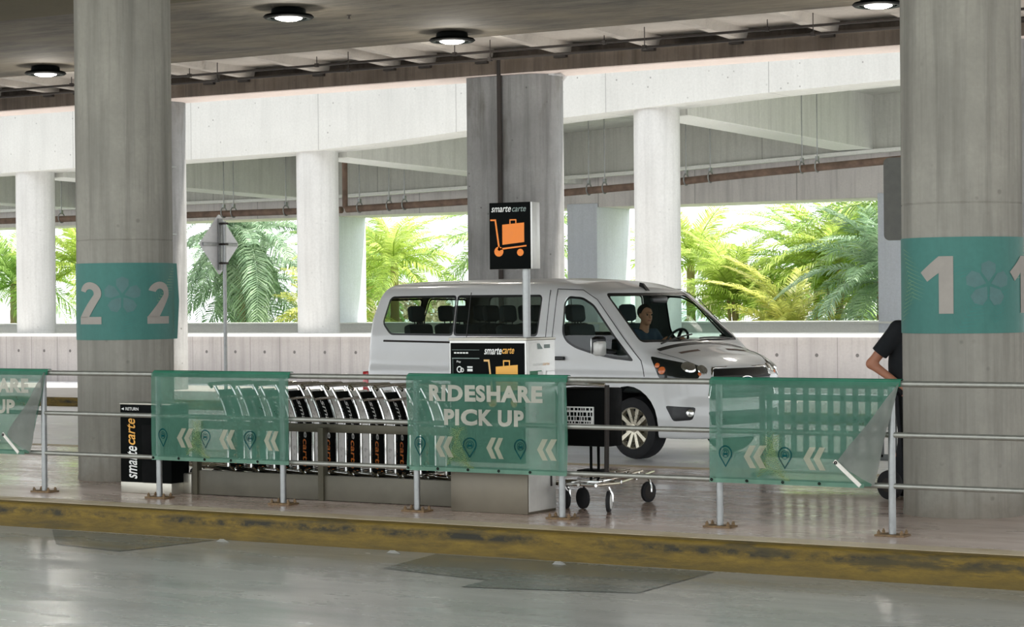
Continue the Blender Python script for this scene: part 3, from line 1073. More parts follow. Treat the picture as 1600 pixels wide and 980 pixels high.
    for k in range(3):
        uc = 0.30 + 0.47 * k
        if fold and uc > 1.0:
            continue
        ps = []
        for dx in (0, 0.075):
            x = uc + dx - 0.015
            for sg in (1, -1):
                ps.append([(x, 0.53), (x + 0.05, 0.53), (x + 0.095, 0.53 + sg * 0.082), (x + 0.048, 0.53 + sg * 0.082)][::sg])
        polys(ps, pr).build('chevron_print', 'b_chev', e)
    ps = []
    for (uc, vc, ang, L) in ((0.38, 0.37, 1.15, 0.36), (0.60, 0.37, 1.95, 0.34), (0.66, 0.36, 2.6, 0.3)):
        for k in range(16):
            s = 0.06 + 0.92 * k / 16
            px, pz = uc + math.cos(ang) * L * s, vc + math.sin(ang) * L * s
            for sg in (-1, 1):
                q = ang + sg * 0.8
                w = L * 0.36 * (1 - (2 * s - 1) ** 2 * 0.6)
                ps.append([(px, pz - 0.006), (px, pz + 0.006), (px + math.cos(q) * w, max(z0 + 0.02, pz + math.sin(q) * w))])
    polys(ps, lambda u, v: rip(u, v, 0.005)).build('frond_print', 'b_frond', e)
    return e


banner(-15.325, 'green mesh banner with pale lettering and a folded corner, cut off at the left edge', True, True, 3)
banner(-12.61, 'green mesh banner without lettering on the railing beside the black return board', False, False, 5)
banner(-9.945, 'green mesh banner reading RIDESHARE PICK UP below the cart kiosk', True, False, 8)
banner(-7.245, 'green mesh banner with its right corner folded over, beside the column numbered 1', False, True, 11)

# ================================================================== cart return board
e = thing('return_board', 'black upright board with vertical lettering, in front of the column numbered 2', 'board', (-12.95, 14.9, 0))
MB().box(-13.25, -12.66, 14.74, 14.98, 0.0, 0.10, 0.006).build('foot', 'stainless', e)
MB().box(-13.25, -12.66, 14.74, 14.98, 0.10, 0.79, 0.006).build('panel', 'black', e)
MB().box(-13.255, -12.655, 14.735, 14.985, 0.785, 0.80, 0.004).build('cap', 'stainless', e)
yb_ = 14.734
# lettering reads upward
text_fit('smarte', (0.13, 0.42, -13.165, -13.05), lambda u, v: (-13.165 - (v + 13.05), yb_, u), 0.012, 0.25).build('lettering', 'ink_white', e)
text_fit('carte', (0.43, 0.665, -13.145, -13.05), lambda u, v: (-13.165 - (v + 13.05), yb_, u), 0.012, 0.25).build('lettering', 'ink_amber', e)
text_fit('RETURN', (-13.18, -13.03, 0.735, 0.762), lambda u, v: (u, yb_, v), 0.01).build('lettering', 'ink_white', e)
polys([[(-13.23, 0.748), (-13.20, 0.76), (-13.20, 0.736)]], lambda u, v: (u, yb_, v)).build('arrow_print', 'ink_white', e)
for zc in (0.48, 0.2):
    MB().box(-12.99, -12.78, 14.728, 14.74, zc - 0.1 * (1 if zc < 0.3 else 1.3), zc + 0.1 * (1 if zc < 0.3 else 1.3), 0.004).build('inset_panel', 'black_matte', e)

# ================================================================== cart corral base
e = thing('cart_corral', 'long low grey steel cart corral with post and top rail', 'corral', (-11.2, 15.3, 0))
for xa, xb in ((-12.55, -11.14), (-11.11, -9.72)):
    MB().box(xa, xb, 14.88, 14.93, 0.005, 0.215, 0.004).build('side_panel', 'corral', e)
MB().box(-12.55, -9.72, 15.92, 15.97, 0.005, 0.215, 0.004).build('side_panel', 'corral', e)
MB().box(-12.55, -9.72, 14.93, 15.92, 0.01, 0.03).build('tray', 'corral', e)
for x in (-12.50, -11.125):
    MB().box(x - 0.028, x + 0.028, 14.86, 14.93, 0.0, 0.62 if x > -12 else 0.55, 0.004).build('post', 'corral_dark', e)
MB().box(-12.68, -12.57, 14.9, 15.1, 0.0, 0.18, 0.01).build('end_block', 'stainless', e)
for y in (14.97,):
    MB().box(-12.5, -9.72, y - 0.02, y + 0.02, 0.575, 0.645, 0.004).build('guide_rail', 'corral_dark', e)


# ================================================================== luggage carts
def luggage_cart(label, loc, group=None):
    """local: faces +X, frame runs back to -X; upright panel in the YZ plane"""
    e = thing('luggage_cart', label, 'cart', loc, group)
    P = lambda mb, n, m: mb.build(n, m, e, world=False)

    def bend(z):
        return -0.16 * max(0.0, (z - 0.55) / 0.38) ** 1.7
    zs = [0.2 + 0.71 * i / 12 for i in range(13)]
    fr = MB()
    for y in (-0.27, 0.27, -0.045):
        fr.tube([(bend(z) + 0.012, y, z) for z in zs], 0.014, 8)
    P(fr, 'upright', 'chrome')
    P(MB().grid(1, 12, lambda u, v: (bend(0.2 + 0.68 * v), -0.245 + 0.19 * u, 0.2 + 0.68 * v)), 'ad_panel', 'black')
    P(MB().grid(1, 12, lambda u, v: (bend(0.2 + 0.68 * v), -0.02 + 0.26 * u, 0.2 + 0.68 * v)), 'back_plate', 'plate_white')
    hd = MB().tube([(bend(0.91) - 0.0, -0.3, 0.905), (bend(0.91) - 0.04, -0.29, 0.93), (bend(0.91) - 0.05, 0, 0.935), (bend(0.91) - 0.04, 0.29, 0.93), (bend(0.91), 0.3, 0.905)], 0.015, 8)
    hd.tube([(bend(0.8), -0.29, 0.81), (bend(0.8) + 0.02, 0, 0.82), (bend(0.8), 0.29, 0.81)], 0.012, 8)
    P(hd, 'handle', 'chrome')
    dk = MB()
    for y in (-0.26, -0.1, 0.1, 0.26):
        dk.tube([(0.05, y, 0.17), (-0.35, y * 0.9, 0.19), (-0.72, y * 0.62, 0.2)], 0.011, 7)
    for x, w in ((0.03, 0.27), (-0.3, 0.24), (-0.7, 0.17)):
        dk.cyl((x, -w, 0.18), (x, w, 0.18), 0.012, 7)
    dk.tube([(0.02, -0.27, 0.2), (0.1, -0.24, 0.13), (0.02, -0.2, 0.1)], 0.012, 7)
    P(dk, 'deck', 'chrome')
    tx = text_fit('smarte', (0.0, 0.33, 0.014, 0.06), lambda u, v: (bend(0.8 - u) + 0.004, -0.19 + v, 0.80 - u), 0.012, 0.2)
    P(tx, 'lettering', 'ink_white')
    tx = text_fit('carte', (0.34, 0.58, 0.0, 0.058), lambda u, v: (bend(0.8 - u) + 0.004, -0.19 + v, 0.80 - u), 0.012, 0.2)
    P(tx, 'lettering', 'ink_orange')
    for (x, y) in ((0.04, -0.2), (0.04, 0.2), (-0.6, 0.0)):
        w = MB().lathe([(0, -0.015), (0.05, -0.015), (0.062, -0.01), (0.062, 0.01), (0.05, 0.015), (0, 0.015)], (x, y, 0.095), (0, 1, 0), 18)
        P(w, 'wheel', 'rubber')
    return e


def copy_tree(o, parent=None):
    c = o.copy()
    COL.objects.link(c)
    if parent:
        c.parent = parent
    for ch in list(o.children):
        copy_tree(ch, c)
    return c


ords = ['first', 'second', 'third', 'fourth', 'fifth', 'sixth', 'seventh', 'eighth', 'ninth', 'tenth', 'eleventh']
proto = None
for k in range(10):
    x = -11.60 + 0.257 * (k - 3)
    lab = 'chrome luggage cart with a black panel, %s from the left in the nested row' % ords[k]
    if proto is None:
        proto = luggage_cart(lab, (x, 15.43, 0.03), 'nested luggage carts in the corral')
    else:
        c_ = copy_tree(proto)
        c_.location = (x, 15.43, 0.03)
        c_['label'] = lab

# loose cart standing right of the kiosk
e = thing('luggage_cart', 'loose luggage cart with a black basket standing to the right of the kiosk', 'cart', (-8.78, 15.5, 0))
MB().box(-9.03, -8.57, 15.28, 15.52, 0.50, 0.97, 0.02).build('basket', 'black_matte', e)
ad = MB().box(-8.99, -8.70, 15.268, 15.281, 0.66, 0.82, 0.003).build('ad_panel', 'ink_white', e)
mb = MB()
random.seed(4)
for r_, (za, zb) in enumerate(((0.79, 0.81), (0.745, 0.775), (0.71, 0.738), (0.685, 0.70))):
    x = -8.975
    while x < -8.72:
        w = random.uniform(0.008, 0.03)
        mb.poly([(x, 15.266, za), (min(x + w, -8.71), 15.266, za), (min(x + w, -8.71), 15.266, zb), (x, 15.266, zb)])
        x += w + random.uniform(0.006, 0.014)
mb.build('ad_print', 'black', e)
mb = MB()
for x in (-9.045,):
    mb.tube([(x, 15.22, 0.20), (x, 15.26, 0.5), (x, 15.27, 0.9), (x, 15.2, 1.0)], 0.014, 8)
mb.tube([(-9.045, 15.2, 1.0), (-8.8, 15.17, 1.01), (-8.55, 15.2, 1.0)], 0.015, 8)
mb.build('handle_frame', 'chrome', e)
MB().tube([(-8.54, 15.19, 0.30), (-8.535, 15.2, 1.0)], 0.02, 8).build('side_upright', 'dark_pipe', e)
mb = MB()
for x in (-8.83, -8.76):
    mb.cyl((x, 15.45, 0.2), (x, 15.45, 0.52), 0.012, 8)
mb.build('basket_support', 'black_matte', e)
mb = MB()
for x, s in ((-9.04, 0.7), (-8.88, 0.75), (-8.72, 0.75), (-8.56, 0.7)):
    xm = -8.8 + (x + 8.8) * s
    mb.tube([(x, 15.05, 0.21), (x, 15.4, 0.20), (xm, 16.15, 0.24)], 0.013, 8)
for y, a, b in ((15.08, -9.05, -8.55), (15.45, -9.05, -8.55), (15.8, -9.0, -8.6), (16.13, -8.97, -8.63)):
    mb.cyl((a, y, 0.21), (b, y, 0.21), 0.014, 8)
mb.box(-8.98, -8.62, 15.2, 15.42, 0.205, 0.235, 0.006)
mb.build('deck', 'chrome', e)
MB().box(-9.0, -8.82, 15.5, 15.68, 0.24, 0.29, 0.01).build('deck_pad', 'black_matte', e)
for (x, y, r_, ax, rim) in ((-8.46, 15.08, 0.085, (1, 0.35, 0), True), (-8.80, 15.26, 0.085, (0.5, 1, 0), False), (-8.93, 15.2, 0.075, (0.6, 1, 0), False), (-8.60, 16.0, 0.085, (1, -0.2, 0), False), (-8.99, 15.32, 0.085, (1, 0.2, 0), False)):
    w = MB().lathe([(0, -0.018), (r_ * 0.7, -0.018), (r_, -0.012), (r_, 0.012), (r_ * 0.7, 0.018), (0, 0.018)], (x, y, r_), ax, 24).build('wheel', 'rubber', e)
    a = Vector(ax).normalized()
    MB().lathe([(0.0, 0.0), (r_ * 0.55, 0.0), (r_ * 0.68, -0.004), (r_ * 0.68, -0.01)][::-1] if False else [(r_ * 0.72, 0), (r_ * 0.5, 0.006), (0, 0.006)], Vector((x, y, r_)) + a * 0.018, ax, 24).build('hub', 'ink_white' if rim else 'dark_pipe', w)
    MB().tube([(x, y, r_ * 2 + 0.03), (x + a.x * 0.03, y + a.y * 0.03, r_ * 1.6), Vector((x, y, r_)) + a * 0.03], 0.01, 6).build('caster_fork', 'chrome', w)

# ================================================================== cart kiosk with mast sign
e = thing('cart_kiosk', 'steel luggage cart kiosk with a black front panel and side stickers', 'kiosk', (-9.29, 14.85, 0))
KX0, KX1, KY0, KY1 = -9.65, -8.93, 14.62, 15.06
MB().box(KX0, KX1, KY0, KY1, 0.0, 0.33, 0.006).build('cabinet_base', 'kiosk_steel', e)
MB().box(KX0 + 0.005, KX1 - 0.005, KY0 + 0.02, KY1 - 0.005, 0.33, 0.36).build('recess', 'black_matte', e)
MB().box(KX0, KX1, KY0, KY1, 0.36, 1.37, 0.006).build('cabinet', 'side_white', e)
MB().box(KX0 - 0.006, KX1 + 0.006, KY0 - 0.006, KY1 + 0.006, 1.365, 1.385, 0.004).build('cap', 'stainless', e)
MB().box(KX1, KX1 + 0.006, KY0 + 0.015, KY1 - 0.015, 0.02, 1.35, 0.002).build('side_door', 'side_white', e)
MB().box(KX1 + 0.006, KX1 + 0.014, KY1 - 0.1, KY1 - 0.08, 0.2, 0.33, 0.003).build('door_handle', 'dark_pipe', e)
pn = MB().box(KX0 + 0.015, KX1 - 0.015, KY0 - 0.008, KY0 + 0.002, 0.40, 1.345, 0.002).build('front_panel', 'black', e)
fk = lambda u, v: (KX0 + u, KY0 - 0.0095, 1.37 - v)
tf = lambda txt, box, mat, par, fn, **k: text_fit(txt, box, fn, **k).build('lettering', mat, par)
tf('smarte', (0.335, 0.50, 0.115, 0.062), 'ink_white', pn, fk, offset=0.012, shear=0.3)
tf('carte', (0.503, 0.615, 0.108, 0.06), 'ink_amber', pn, fk, offset=0.012, shear=0.3)


def cart_icon(par, fn, o1, o2):
    # fn(u,v): u right, v up, unit = icon width
    polys([[(0.0, 0.86), (0.16, 0.86), (0.16, 0.90), (0.0, 0.90)], [(0.12, 0.86), (0.165, 0.86), (0.27, 0.1), (0.225, 0.1)], [(0.2, 0.115), (0.99, 0.2), (0.99, 0.235), (0.2, 0.16)]], fn).build('cart_icon', o2, par)
    polys([[(0.23 + 0.125 * math.cos(2 * PI * k / 28), 0.08 + 0.125 * math.sin(2 * PI * k / 28)) for k in range(28)]], fn).build('wheel_icon', o1, par)
    polys([[(0.82 + 0.09 * math.cos(2 * PI * k / 24), 0.05 + 0.09 * math.sin(2 * PI * k / 24)) for k in range(24)]], fn).build('wheel_icon', o1, par)
    polys([[(0.33, 0.25), (0.93, 0.31), (0.93, 0.80), (0.33, 0.76)]] + [[(0.53, 0.77), (0.56, 0.77), (0.56, 0.86), (0.53, 0.86)], [(0.53, 0.86), (0.72, 0.86), (0.72, 0.89), (0.53, 0.89)], [(0.69, 0.78), (0.72, 0.78), (0.72, 0.86), (0.69, 0.86)]], fn).build('suitcase_icon', o1, par)


cart_icon(pn, lambda u, v: fk(0.33 + u * 0.34, 0.515 - v * 0.40), 'ink_amber', 'ink_tan')
bx = lambda a, b, c, d: [(a, c), (b, c), (b, d), (a, d)]
polys([bx(0.03, 0.29, 0.078, 0.081), bx(0.03, 0.29, 0.143, 0.15), bx(0.036, 0.039, 0.15, 0.5)], fk).build('panel_rule', 'ink_grey', pn)
tf('Pay', (0.075, 0.115, 0.185, 0.165), 'ink_white', pn, fk)
polys([bx(0.05 + 0.028 * i, 0.072 + 0.028 * i, 0.098, 0.109) for i in range(5)] + ring2((0.10, 0.235), 0.018, 0.026, 16) + ring2((0.125, 0.24), 0.012, 0.018, 14)
      + [bx(0.175, 0.225, 0.21, 0.222), bx(0.175, 0.225, 0.23, 0.25), bx(0.19, 0.215, 0.275, 0.281)], fk).build('pay_icons', 'ink_white', pn)
fs = lambda u, v: (KX1 + 0.0075, KY0 + u, 1.37 - v)
tf('smarte', (0.09, 0.235, 0.205, 0.185), 'ink_white', e, fs)
tf('carte', (0.24, 0.34, 0.205, 0.185), 'ink_amber', e, fs)
polys([bx(0.04, 0.22, 0.245, 0.33)], fs).build('sticker', 'ink_green', e)
polys([bx(0.16, 0.24, 0.252, 0.30), bx(0.29, 0.42, 0.25, 0.256), bx(0.29, 0.30, 0.25, 0.33)], lambda u, v: (KX1 + 0.0082, KY0 + u, 1.37 - v)).build('sticker_print', 'ink_white', e)
polys([[(0.15, 0.03), (0.19, 0.03), (0.24, 0.075), (0.16, 0.075)], bx(0.26, 0.35, 0.04, 0.07)], fs).build('sticker', 'ink_grey', e)
# mast
MB().cyl((-9.07, 14.86, 1.38), (-9.07, 14.86, 2.0), 0.031, 18).build('mast', 'steel', e)
sg = MB().box(-9.37, -8.975, 14.80, 14.92, 1.93, 2.46, 0.004).build('mast_sign', 'side_white', e)
fp = MB().box(-9.37, -8.99, 14.792, 14.802, 1.93, 2.46, 0.002).build('sign_face', 'black', sg)
fq = lambda u, v: (-9.37 + u, 14.7905, 1.93 + v)
tf('smarte', (0.02, 0.205, 0.455, 0.50), 'ink_white', sg, fq, offset=0.006, shear=0.3)
tf('carte', (0.215, 0.345, 0.455, 0.495), 'ink_grey', sg, fq, offset=0.006, shear=0.3)
cart_icon(sg, lambda u, v: fq(0.01 + u * 0.34, 0.115 + v * 0.315), 'ink_orange', 'ink_orange')

# ================================================================== ceiling lamps
for (x, y, zs_, lab) in ((-27.85, 29.1, 5.97, 'round black ceiling lamp at the far left, beside the column numbered 2'), (-19.55, 25.45, 5.97, 'round black ceiling lamp nearest the camera, at the top left of centre'),
                         (-19.2, 29.25, 5.97, 'round black ceiling lamp above the hanging cart sign'), (-11.95, 29.25, 5.97, 'round black ceiling lamp cut off at the top edge, by the column numbered 1')):
    e = thing('ceiling_lamp', lab, 'lamp', (x, y, zs_), 'round lamps under the soffit')
    MB().lathe([(0, 0.0), (0.2, 0.0), (0.25, -0.02), (0.26, -0.10), (0.24, -0.145), (0.2, -0.15), (0.2, -0.13), (0, -0.13)], (x, y, zs_), n=36).build('housing', 'black', e)
    MB().lathe([(0.27, -0.09), (0.345, -0.105), (0.372, -0.135), (0.34, -0.16), (0.30, -0.165), (0.27, -0.15)], (x, y, zs_), n=40).build('rim', 'black', e)
    mb = MB()
    for k in range(6):
        a = k * PI / 3
        mb.cyl((x + 0.24 * math.cos(a), y + 0.24 * math.sin(a), zs_ - 0.12), (x + 0.31 * math.cos(a), y + 0.31 * math.sin(a), zs_ - 0.135), 0.012, 8)
    mb.build('rim_bracket', 'black', e)
    MB().lathe([(0, -0.19), (0.12, -0.183), (0.19, -0.16), (0.205, -0.135), (0.2, -0.12), (0, -0.12)], (x, y, zs_), n=36).build('lens', 'lamp_on', e)
    li = bpy.data.lights.new('lamp_light', 'POINT')
    li.energy = 65
    li.color = (1, 0.95, 0.86)
    li.shadow_soft_size = 0.18
    lo = bpy.data.objects.new('lamp_light', li)
    lo.location = (0, 0, -0.32)
    lo.parent = e
    COL.objects.link(lo)
# sprinkler heads
for (x, y, lab) in ((-19.3, 26.6, 'small dark sprinkler head on the soffit left of the lamp by the cart sign'), (-14.1, 26.3, 'small dark sprinkler head on the soffit near the top right')):
    mb = MB().lathe([(0, 0), (0.035, 0), (0.035, -0.01), (0.012, -0.015), (0.012, -0.05), (0.03, -0.055), (0.03, -0.06), (0, -0.06)], (x, y, 5.97), n=14)
    tag(mb.build('fire_sprinkler', 'dark_pipe', origin=(x, y, 5.97)), lab, 'sprinkler')
# little floodlight on the pier head
e = thing('floodlight', 'small white floodlight bracket at the top right of the wide stained pier', 'light', (-19.3, 32.6, 5.45))
MB().box(-19.36, -19.24, 32.5, 32.8, 5.56, 5.60, 0.008).build('bracket', 'sign_back', e)
MB().tube([(-19.3, 32.55, 5.57), (-19.1, 32.5, 5.56), (-18.98, 32.45, 5.5), (-19.02, 32.42, 5.44)], 0.022, 8).build('arm', 'sign_back', e)

# ================================================================== signs
e = thing('diamond_sign', 'diamond shaped traffic sign seen from behind on a thin grey pole', 'sign', (-24.3, 29.75, 0))
xs, ys, zs_ = -24.42, 29.75, 2.70
MB().cyl((-24.3, ys, 0.0), (-24.3, ys, 3.1), 0.032, 12).build('pole', 'steel', e)
D = 0.52


def dia(x):
    pts = []
    rc = 0.05
    for k in range(4):
        a = k * PI / 2
        for q in (-0.6, 0, 0.6):
            pts.append((x, ys + (D - rc) * math.cos(a) + rc * math.cos(a + q), zs_ + (D - rc) * math.sin(a) + rc * math.sin(a + q)))
    return pts


MB().prism(dia(xs - 0.004), dia(xs + 0.004)).build('plate', 'sign_back', e)
mb = MB().box(xs + 0.004, xs + 0.04, ys - 0.46, ys + 0.46, zs_ - 0.03, zs_ + 0.03, 0.004)
mb.box(xs + 0.004, xs + 0.05, ys - 0.05, ys + 0.05, zs_ - 0.45, zs_ + 0.45, 0.004)
mb.build('brace', 'steel', e)
for z in (zs_ - 0.33, zs_, zs_ + 0.36):
    MB().box(xs + 0.03, xs + 0.17, ys - 0.05, ys + 0.05, z - 0.018, z + 0.018, 0.004).build('clamp', 'dark_pipe', e)

e = thing('sign_post', 'dark grey rounded sign panel peeking out left of the column numbered 1', 'sign', (-6.75, 18.25, 0))
MB().cyl((-6.75, 18.27, 0.0), (-6.75, 18.27, 2.95), 0.03, 12).build('pole', 'steel', e)
pts = []
x0_, x1_, z0_, z1_ = -7.40, -6.2, 2.18, 2.91
for cx_, cz_, a_ in ((x0_ + 0.05, z0_ + 0.05, PI), (x1_ - 0.05, z0_ + 0.05, 1.5 * PI), (x1_ - 0.05, z1_ - 0.05, 0), (x0_ + 0.05, z1_ - 0.05, PI / 2)):
    for q in range(6):
        a = a_ + q * PI / 10
        pts.append((cx_ + 0.05 * math.cos(a), cz_ + 0.05 * math.sin(a)))
MB().prism([(a, 18.20, b) for a, b in pts], [(a, 18.23, b) for a, b in pts]).build('panel', 'dark_sign', e)

# low barrier seen through the right banner
e = thing('crowd_barrier', 'grey barred barrier behind the right green banner', 'barrier', (-8.2, 18.95, 0))
xa, xb = -8.95, -7.55
MB().tube([(xa, 18.95, 0.03), (xa, 18.95, 0.82), (xa + 0.05, 18.95, 0.86), (xb - 0.05, 18.95, 0.86), (xb, 18.95, 0.82), (xb, 18.95, 0.03)], 0.03, 10).build('frame', 'barrier', e)
for z in (0.545, 0.74, 0.2):
    MB().box(xa, xb, 18.94, 18.96, z - 0.03, z + 0.03, 0.004).build('cross_rail', 'barrier', e)
for k in range(11):
    x = xa + 0.075 + k * 0.125
    MB().box(x - 0.028, x + 0.028, 18.94, 18.96, 0.2, 0.86, 0.004).build('bar', 'barrier', e)
for x in (xa, xb):
    MB().box(x - 0.03, x + 0.03, 18.75, 19.15, 0.0, 0.03, 0.005).build('foot', 'barrier', e)

# scraps of litter by the curb
for (x, y, lab) in ((-11.0, 13.42, 'tiny white scrap in the gutter near the dark triangular patch'), (-9.35, 13.4, 'flat white scrap lying in the gutter below the cart kiosk'), (-7.9, 13.38, 'tiny white scrap in the gutter below the loose cart')):
    mb = MB().grid(3, 3, lambda u, v: (x + (u - 0.5) * 0.12, y + (v - 0.5) * 0.05, -0.196 + 0.02 * math.sin(u * 3 + 1) * v))
    bmesh.ops.solidify(mb.bm, geom=mb.bm.faces[:], thickness=0.003)
    tag(mb.build('paper_scrap', 'paper', origin=(x, y, -0.2)), lab, 'litter')

# ================================================================== white passenger van
van = thing('passenger_van', 'white passenger van with tinted side windows, parked behind the carts', 'van', (-11.807, 22.881, -0.15), None, math.radians(-14.22))
RX = -4.70


def smooth_tab(pts, lo, hi, step=0.01, win=15):
    xs = np.arange(lo, hi, step)
    zs = np.interp(xs, [p[0] for p in pts], [p[1] for p in pts])
    k = np.hanning(win + 2)[1:-1]
    k /= k.sum()
    zp = np.pad(zs, win // 2, mode='edge')
    return xs, np.convolve(zp, k, 'valid')


TX, TZ = smooth_tab([(-5, 2.02), (-4.7, 2.04), (-4.4, 2.085), (-3.0, 2.10), (-1.6, 2.095), (-1.0, 2.06), (-0.62, 1.965), (0.25, 1.315), (0.34, 1.275), (0.62, 1.185), (0.85, 1.075), (0.95, 0.99), (1.3, 0.55)], -5.2, 1.5)
TS = np.gradient(TZ, TX)
WZ, WW = smooth_tab([(0, 0.94), (0.3, 0.965), (0.45, 0.985), (0.95, 0.985), (1.02, 0.965), (1.22, 0.965), (1.4, 0.955), (1.9, 0.875), (2.1, 0.825), (2.3, 0.75)], -0.2, 2.5)


def side_w(x, z):
    w = np.interp(z, WZ, WW)
    w = w - 0.24 * np.clip((x - 0.15) / 0.85, 0, 1.3) ** 2.2 * np.clip((z - 0.2) / 0.5, 0.55, 1)
    w = w - 0.05 * np.clip((-4.2 - x) / 0.5, 0, 1.5) ** 2
    return w


def van_F(x, y, z):
    ay = np.abs(y)
    zt = np.interp(x, TX, TZ)
    sc = 1 / np.sqrt(1 + np.interp(x, TX, TS) ** 2)
    crown = np.interp(x, [-5, -0.6, 0.2, 0.4, 1], [0.07, 0.07, 0.10, 0.07, 0.06])
    d = (z - zt + crown * (ay / 0.85) ** 2) * sc
    s = ay - side_w(x, z)
    kk = np.interp(x, [-1.0, -0.5, 0.1, 0.4], [0.16, 0.12, 0.10, 0.14])
    h = np.maximum(kk - np.abs(d - s), 0) / kk
    d = np.maximum(d, s) + h * h * kk * 0.25
    fz = np.interp(z, [0.2, 0.35, 0.5, 0.62, 0.72, 0.95, 1.05, 1.2], [0.88, 0.95, 0.985, 0.975, 0.945, 0.925, 0.88, 0.7])
    d = smax(d, x - (fz - 0.16 * (ay / 0.9) ** 2 - 0.08 * (ay / 0.9) ** 6), 0.10)
    rz = np.interp(z, [0, 0.4, 1.1, 1.6, 2.0, 2.2], [RX, RX, RX + 0.02, RX + 0.06, RX + 0.24, RX + 0.36])
    d = smax(d, rz - x, 0.14)
    d = smax(d, np.interp(x, [-5, 0.5, 0.95], [0.26, 0.26, 0.235]) - z, 0.05)
    return d


H = 0.03
gx = np.arange(-4.9, 1.2, H)
gy = np.arange(-1.11, 1.12, H)
gz = np.arange(0.12, 2.26, H)
X_, Y_, Z_ = np.meshgrid(gx, gy, gz, indexing='ij')
VV, QQ = surface_nets(van_F(X_, Y_, Z_).astype(np.float32), (gx[0], gy[0], gz[0]), H)
for _ in range(3):
    f0 = van_F(*VV.T)
    g = np.stack([(van_F(VV[:, 0] + (0.004 if i == 0 else 0), VV[:, 1] + (0.004 if i == 1 else 0), VV[:, 2] + (0.004 if i == 2 else 0)) - f0) / 0.004 for i in range(3)], 1)
    n2 = np.maximum((g ** 2).sum(1), 0.2)
    st = -0.9 * (f0 / n2)[:, None] * g
    ln = np.maximum(np.sqrt((st ** 2).sum(1)), 1e-9)
    VV = VV + st * np.minimum(1, 0.012 / ln)[:, None]
bm = bmesh.new()
bv = [bm.verts.new(v) for v in VV]
for q in QQ:
    try:
        bm.faces.new([bv[i] for i in q])
    except ValueError:
        pass
bmesh.ops.recalc_face_normals(bm, faces=bm.faces)


def rounded(poly, r, n=4):
    out = []
    m = len(poly)
    for i in range(m):
        p, a, b = Vector(poly[i]), Vector(poly[i - 1]), Vector(poly[(i + 1) % m])
        da, db = (a - p), (b - p)
        rr = min(r, da.length * 0.45, db.length * 0.45)
        A, B = p + da.normalized() * rr, p + db.normalized() * rr
        for k in range(n + 1):
            t_ = k / n
            out.append(tuple((A * (1 - t_) + p * t_) * (1 - t_) + (p * (1 - t_) + B * t_) * t_))
    return out


def inset(poly, d):
    m = len(poly)
    area = sum(poly[i][0] * poly[(i + 1) % m][1] - poly[(i + 1) % m][0] * poly[i][1] for i in range(m))
    sg = 1 if area > 0 else -1
    out = []
    for i in range(m):
        p, a, b = Vector(poly[i]), Vector(poly[i - 1]), Vector(poly[(i + 1) % m])
        e1, e2 = (p - a).normalized(), (b - p).normalized()
        n1, n2 = Vector((-e1.y, e1.x)) * sg, Vector((-e2.y, e2.x)) * sg
        n = (n1 + n2)
        n = n / max(n.length_squared, 1e-6) * 2
        out.append(tuple(p + n * d))
    return out


def cut_region(poly, uaxis, vaxis, filt):
    """cut a convex prism outline into the skin; returns the faces inside"""
    ua, va = Vector(uaxis), Vector(vaxis)
    w = ua.cross(va)
    us = [p[0] for p in poly]
    vs_ = [p[1] for p in poly]
    lo, hi = (min(us) - 0.05, min(vs_) - 0.05), (max(us) + 0.05, max(vs_) + 0.05)

    def cand():
        out = []
        for f in bm.faces:
            c = f.calc_center_median()
            if filt(c):
                u, v = c.dot(ua), c.dot(va)
                if lo[0] < u < hi[0] and lo[1] < v < hi[1]:
                    out.append(f)
        return out
    m = len(poly)
    area = sum(poly[i][0] * poly[(i + 1) % m][1] - poly[(i + 1) % m][0] * poly[i][1] for i in range(m))
    sg = 1 if area > 0 else -1
    fs = cand()
    for i in range(m):
        a, b = Vector(poly[i]), Vector(poly[(i + 1) % m])
        if (b - a).length < 1e-5:
            continue
        e = (b - a).normalized()
        n2 = Vector((e.y, -e.x)) * sg
        co = ua * a.x + va * a.y
        no = ua * n2.x + va * n2.y
        # orthonormal axes are assumed
        gm = list({v for f in fs for v in f.verts}) + list({q for f in fs for q in f.edges}) + fs
        r_ = bmesh.ops.bisect_plane(bm, geom=gm, dist=1e-5, plane_co=co, plane_no=no)
        fs = [f for f in r_['geom'] if isinstance(f, bmesh.types.BMFace) and f.is_valid]
    out = []
    for f in fs:
        c = f.calc_center_median()
        p = Vector((c.dot(ua), c.dot(va)))
        ok = True
        for i in range(m):
            a, b = Vector(poly[i]), Vector(poly[(i + 1) % m])
            e = b - a
            if (e.x * (p.y - a.y) - e.y * (p.x - a.x)) * sg < -1e-6:
                ok = False
                break
        if ok:
            out.append(f)
    return out


parts_faces = {}
lay = bm.faces.layers.int.new('pid')


def mark(fs, k):
    for f in fs:
        f[lay] = k


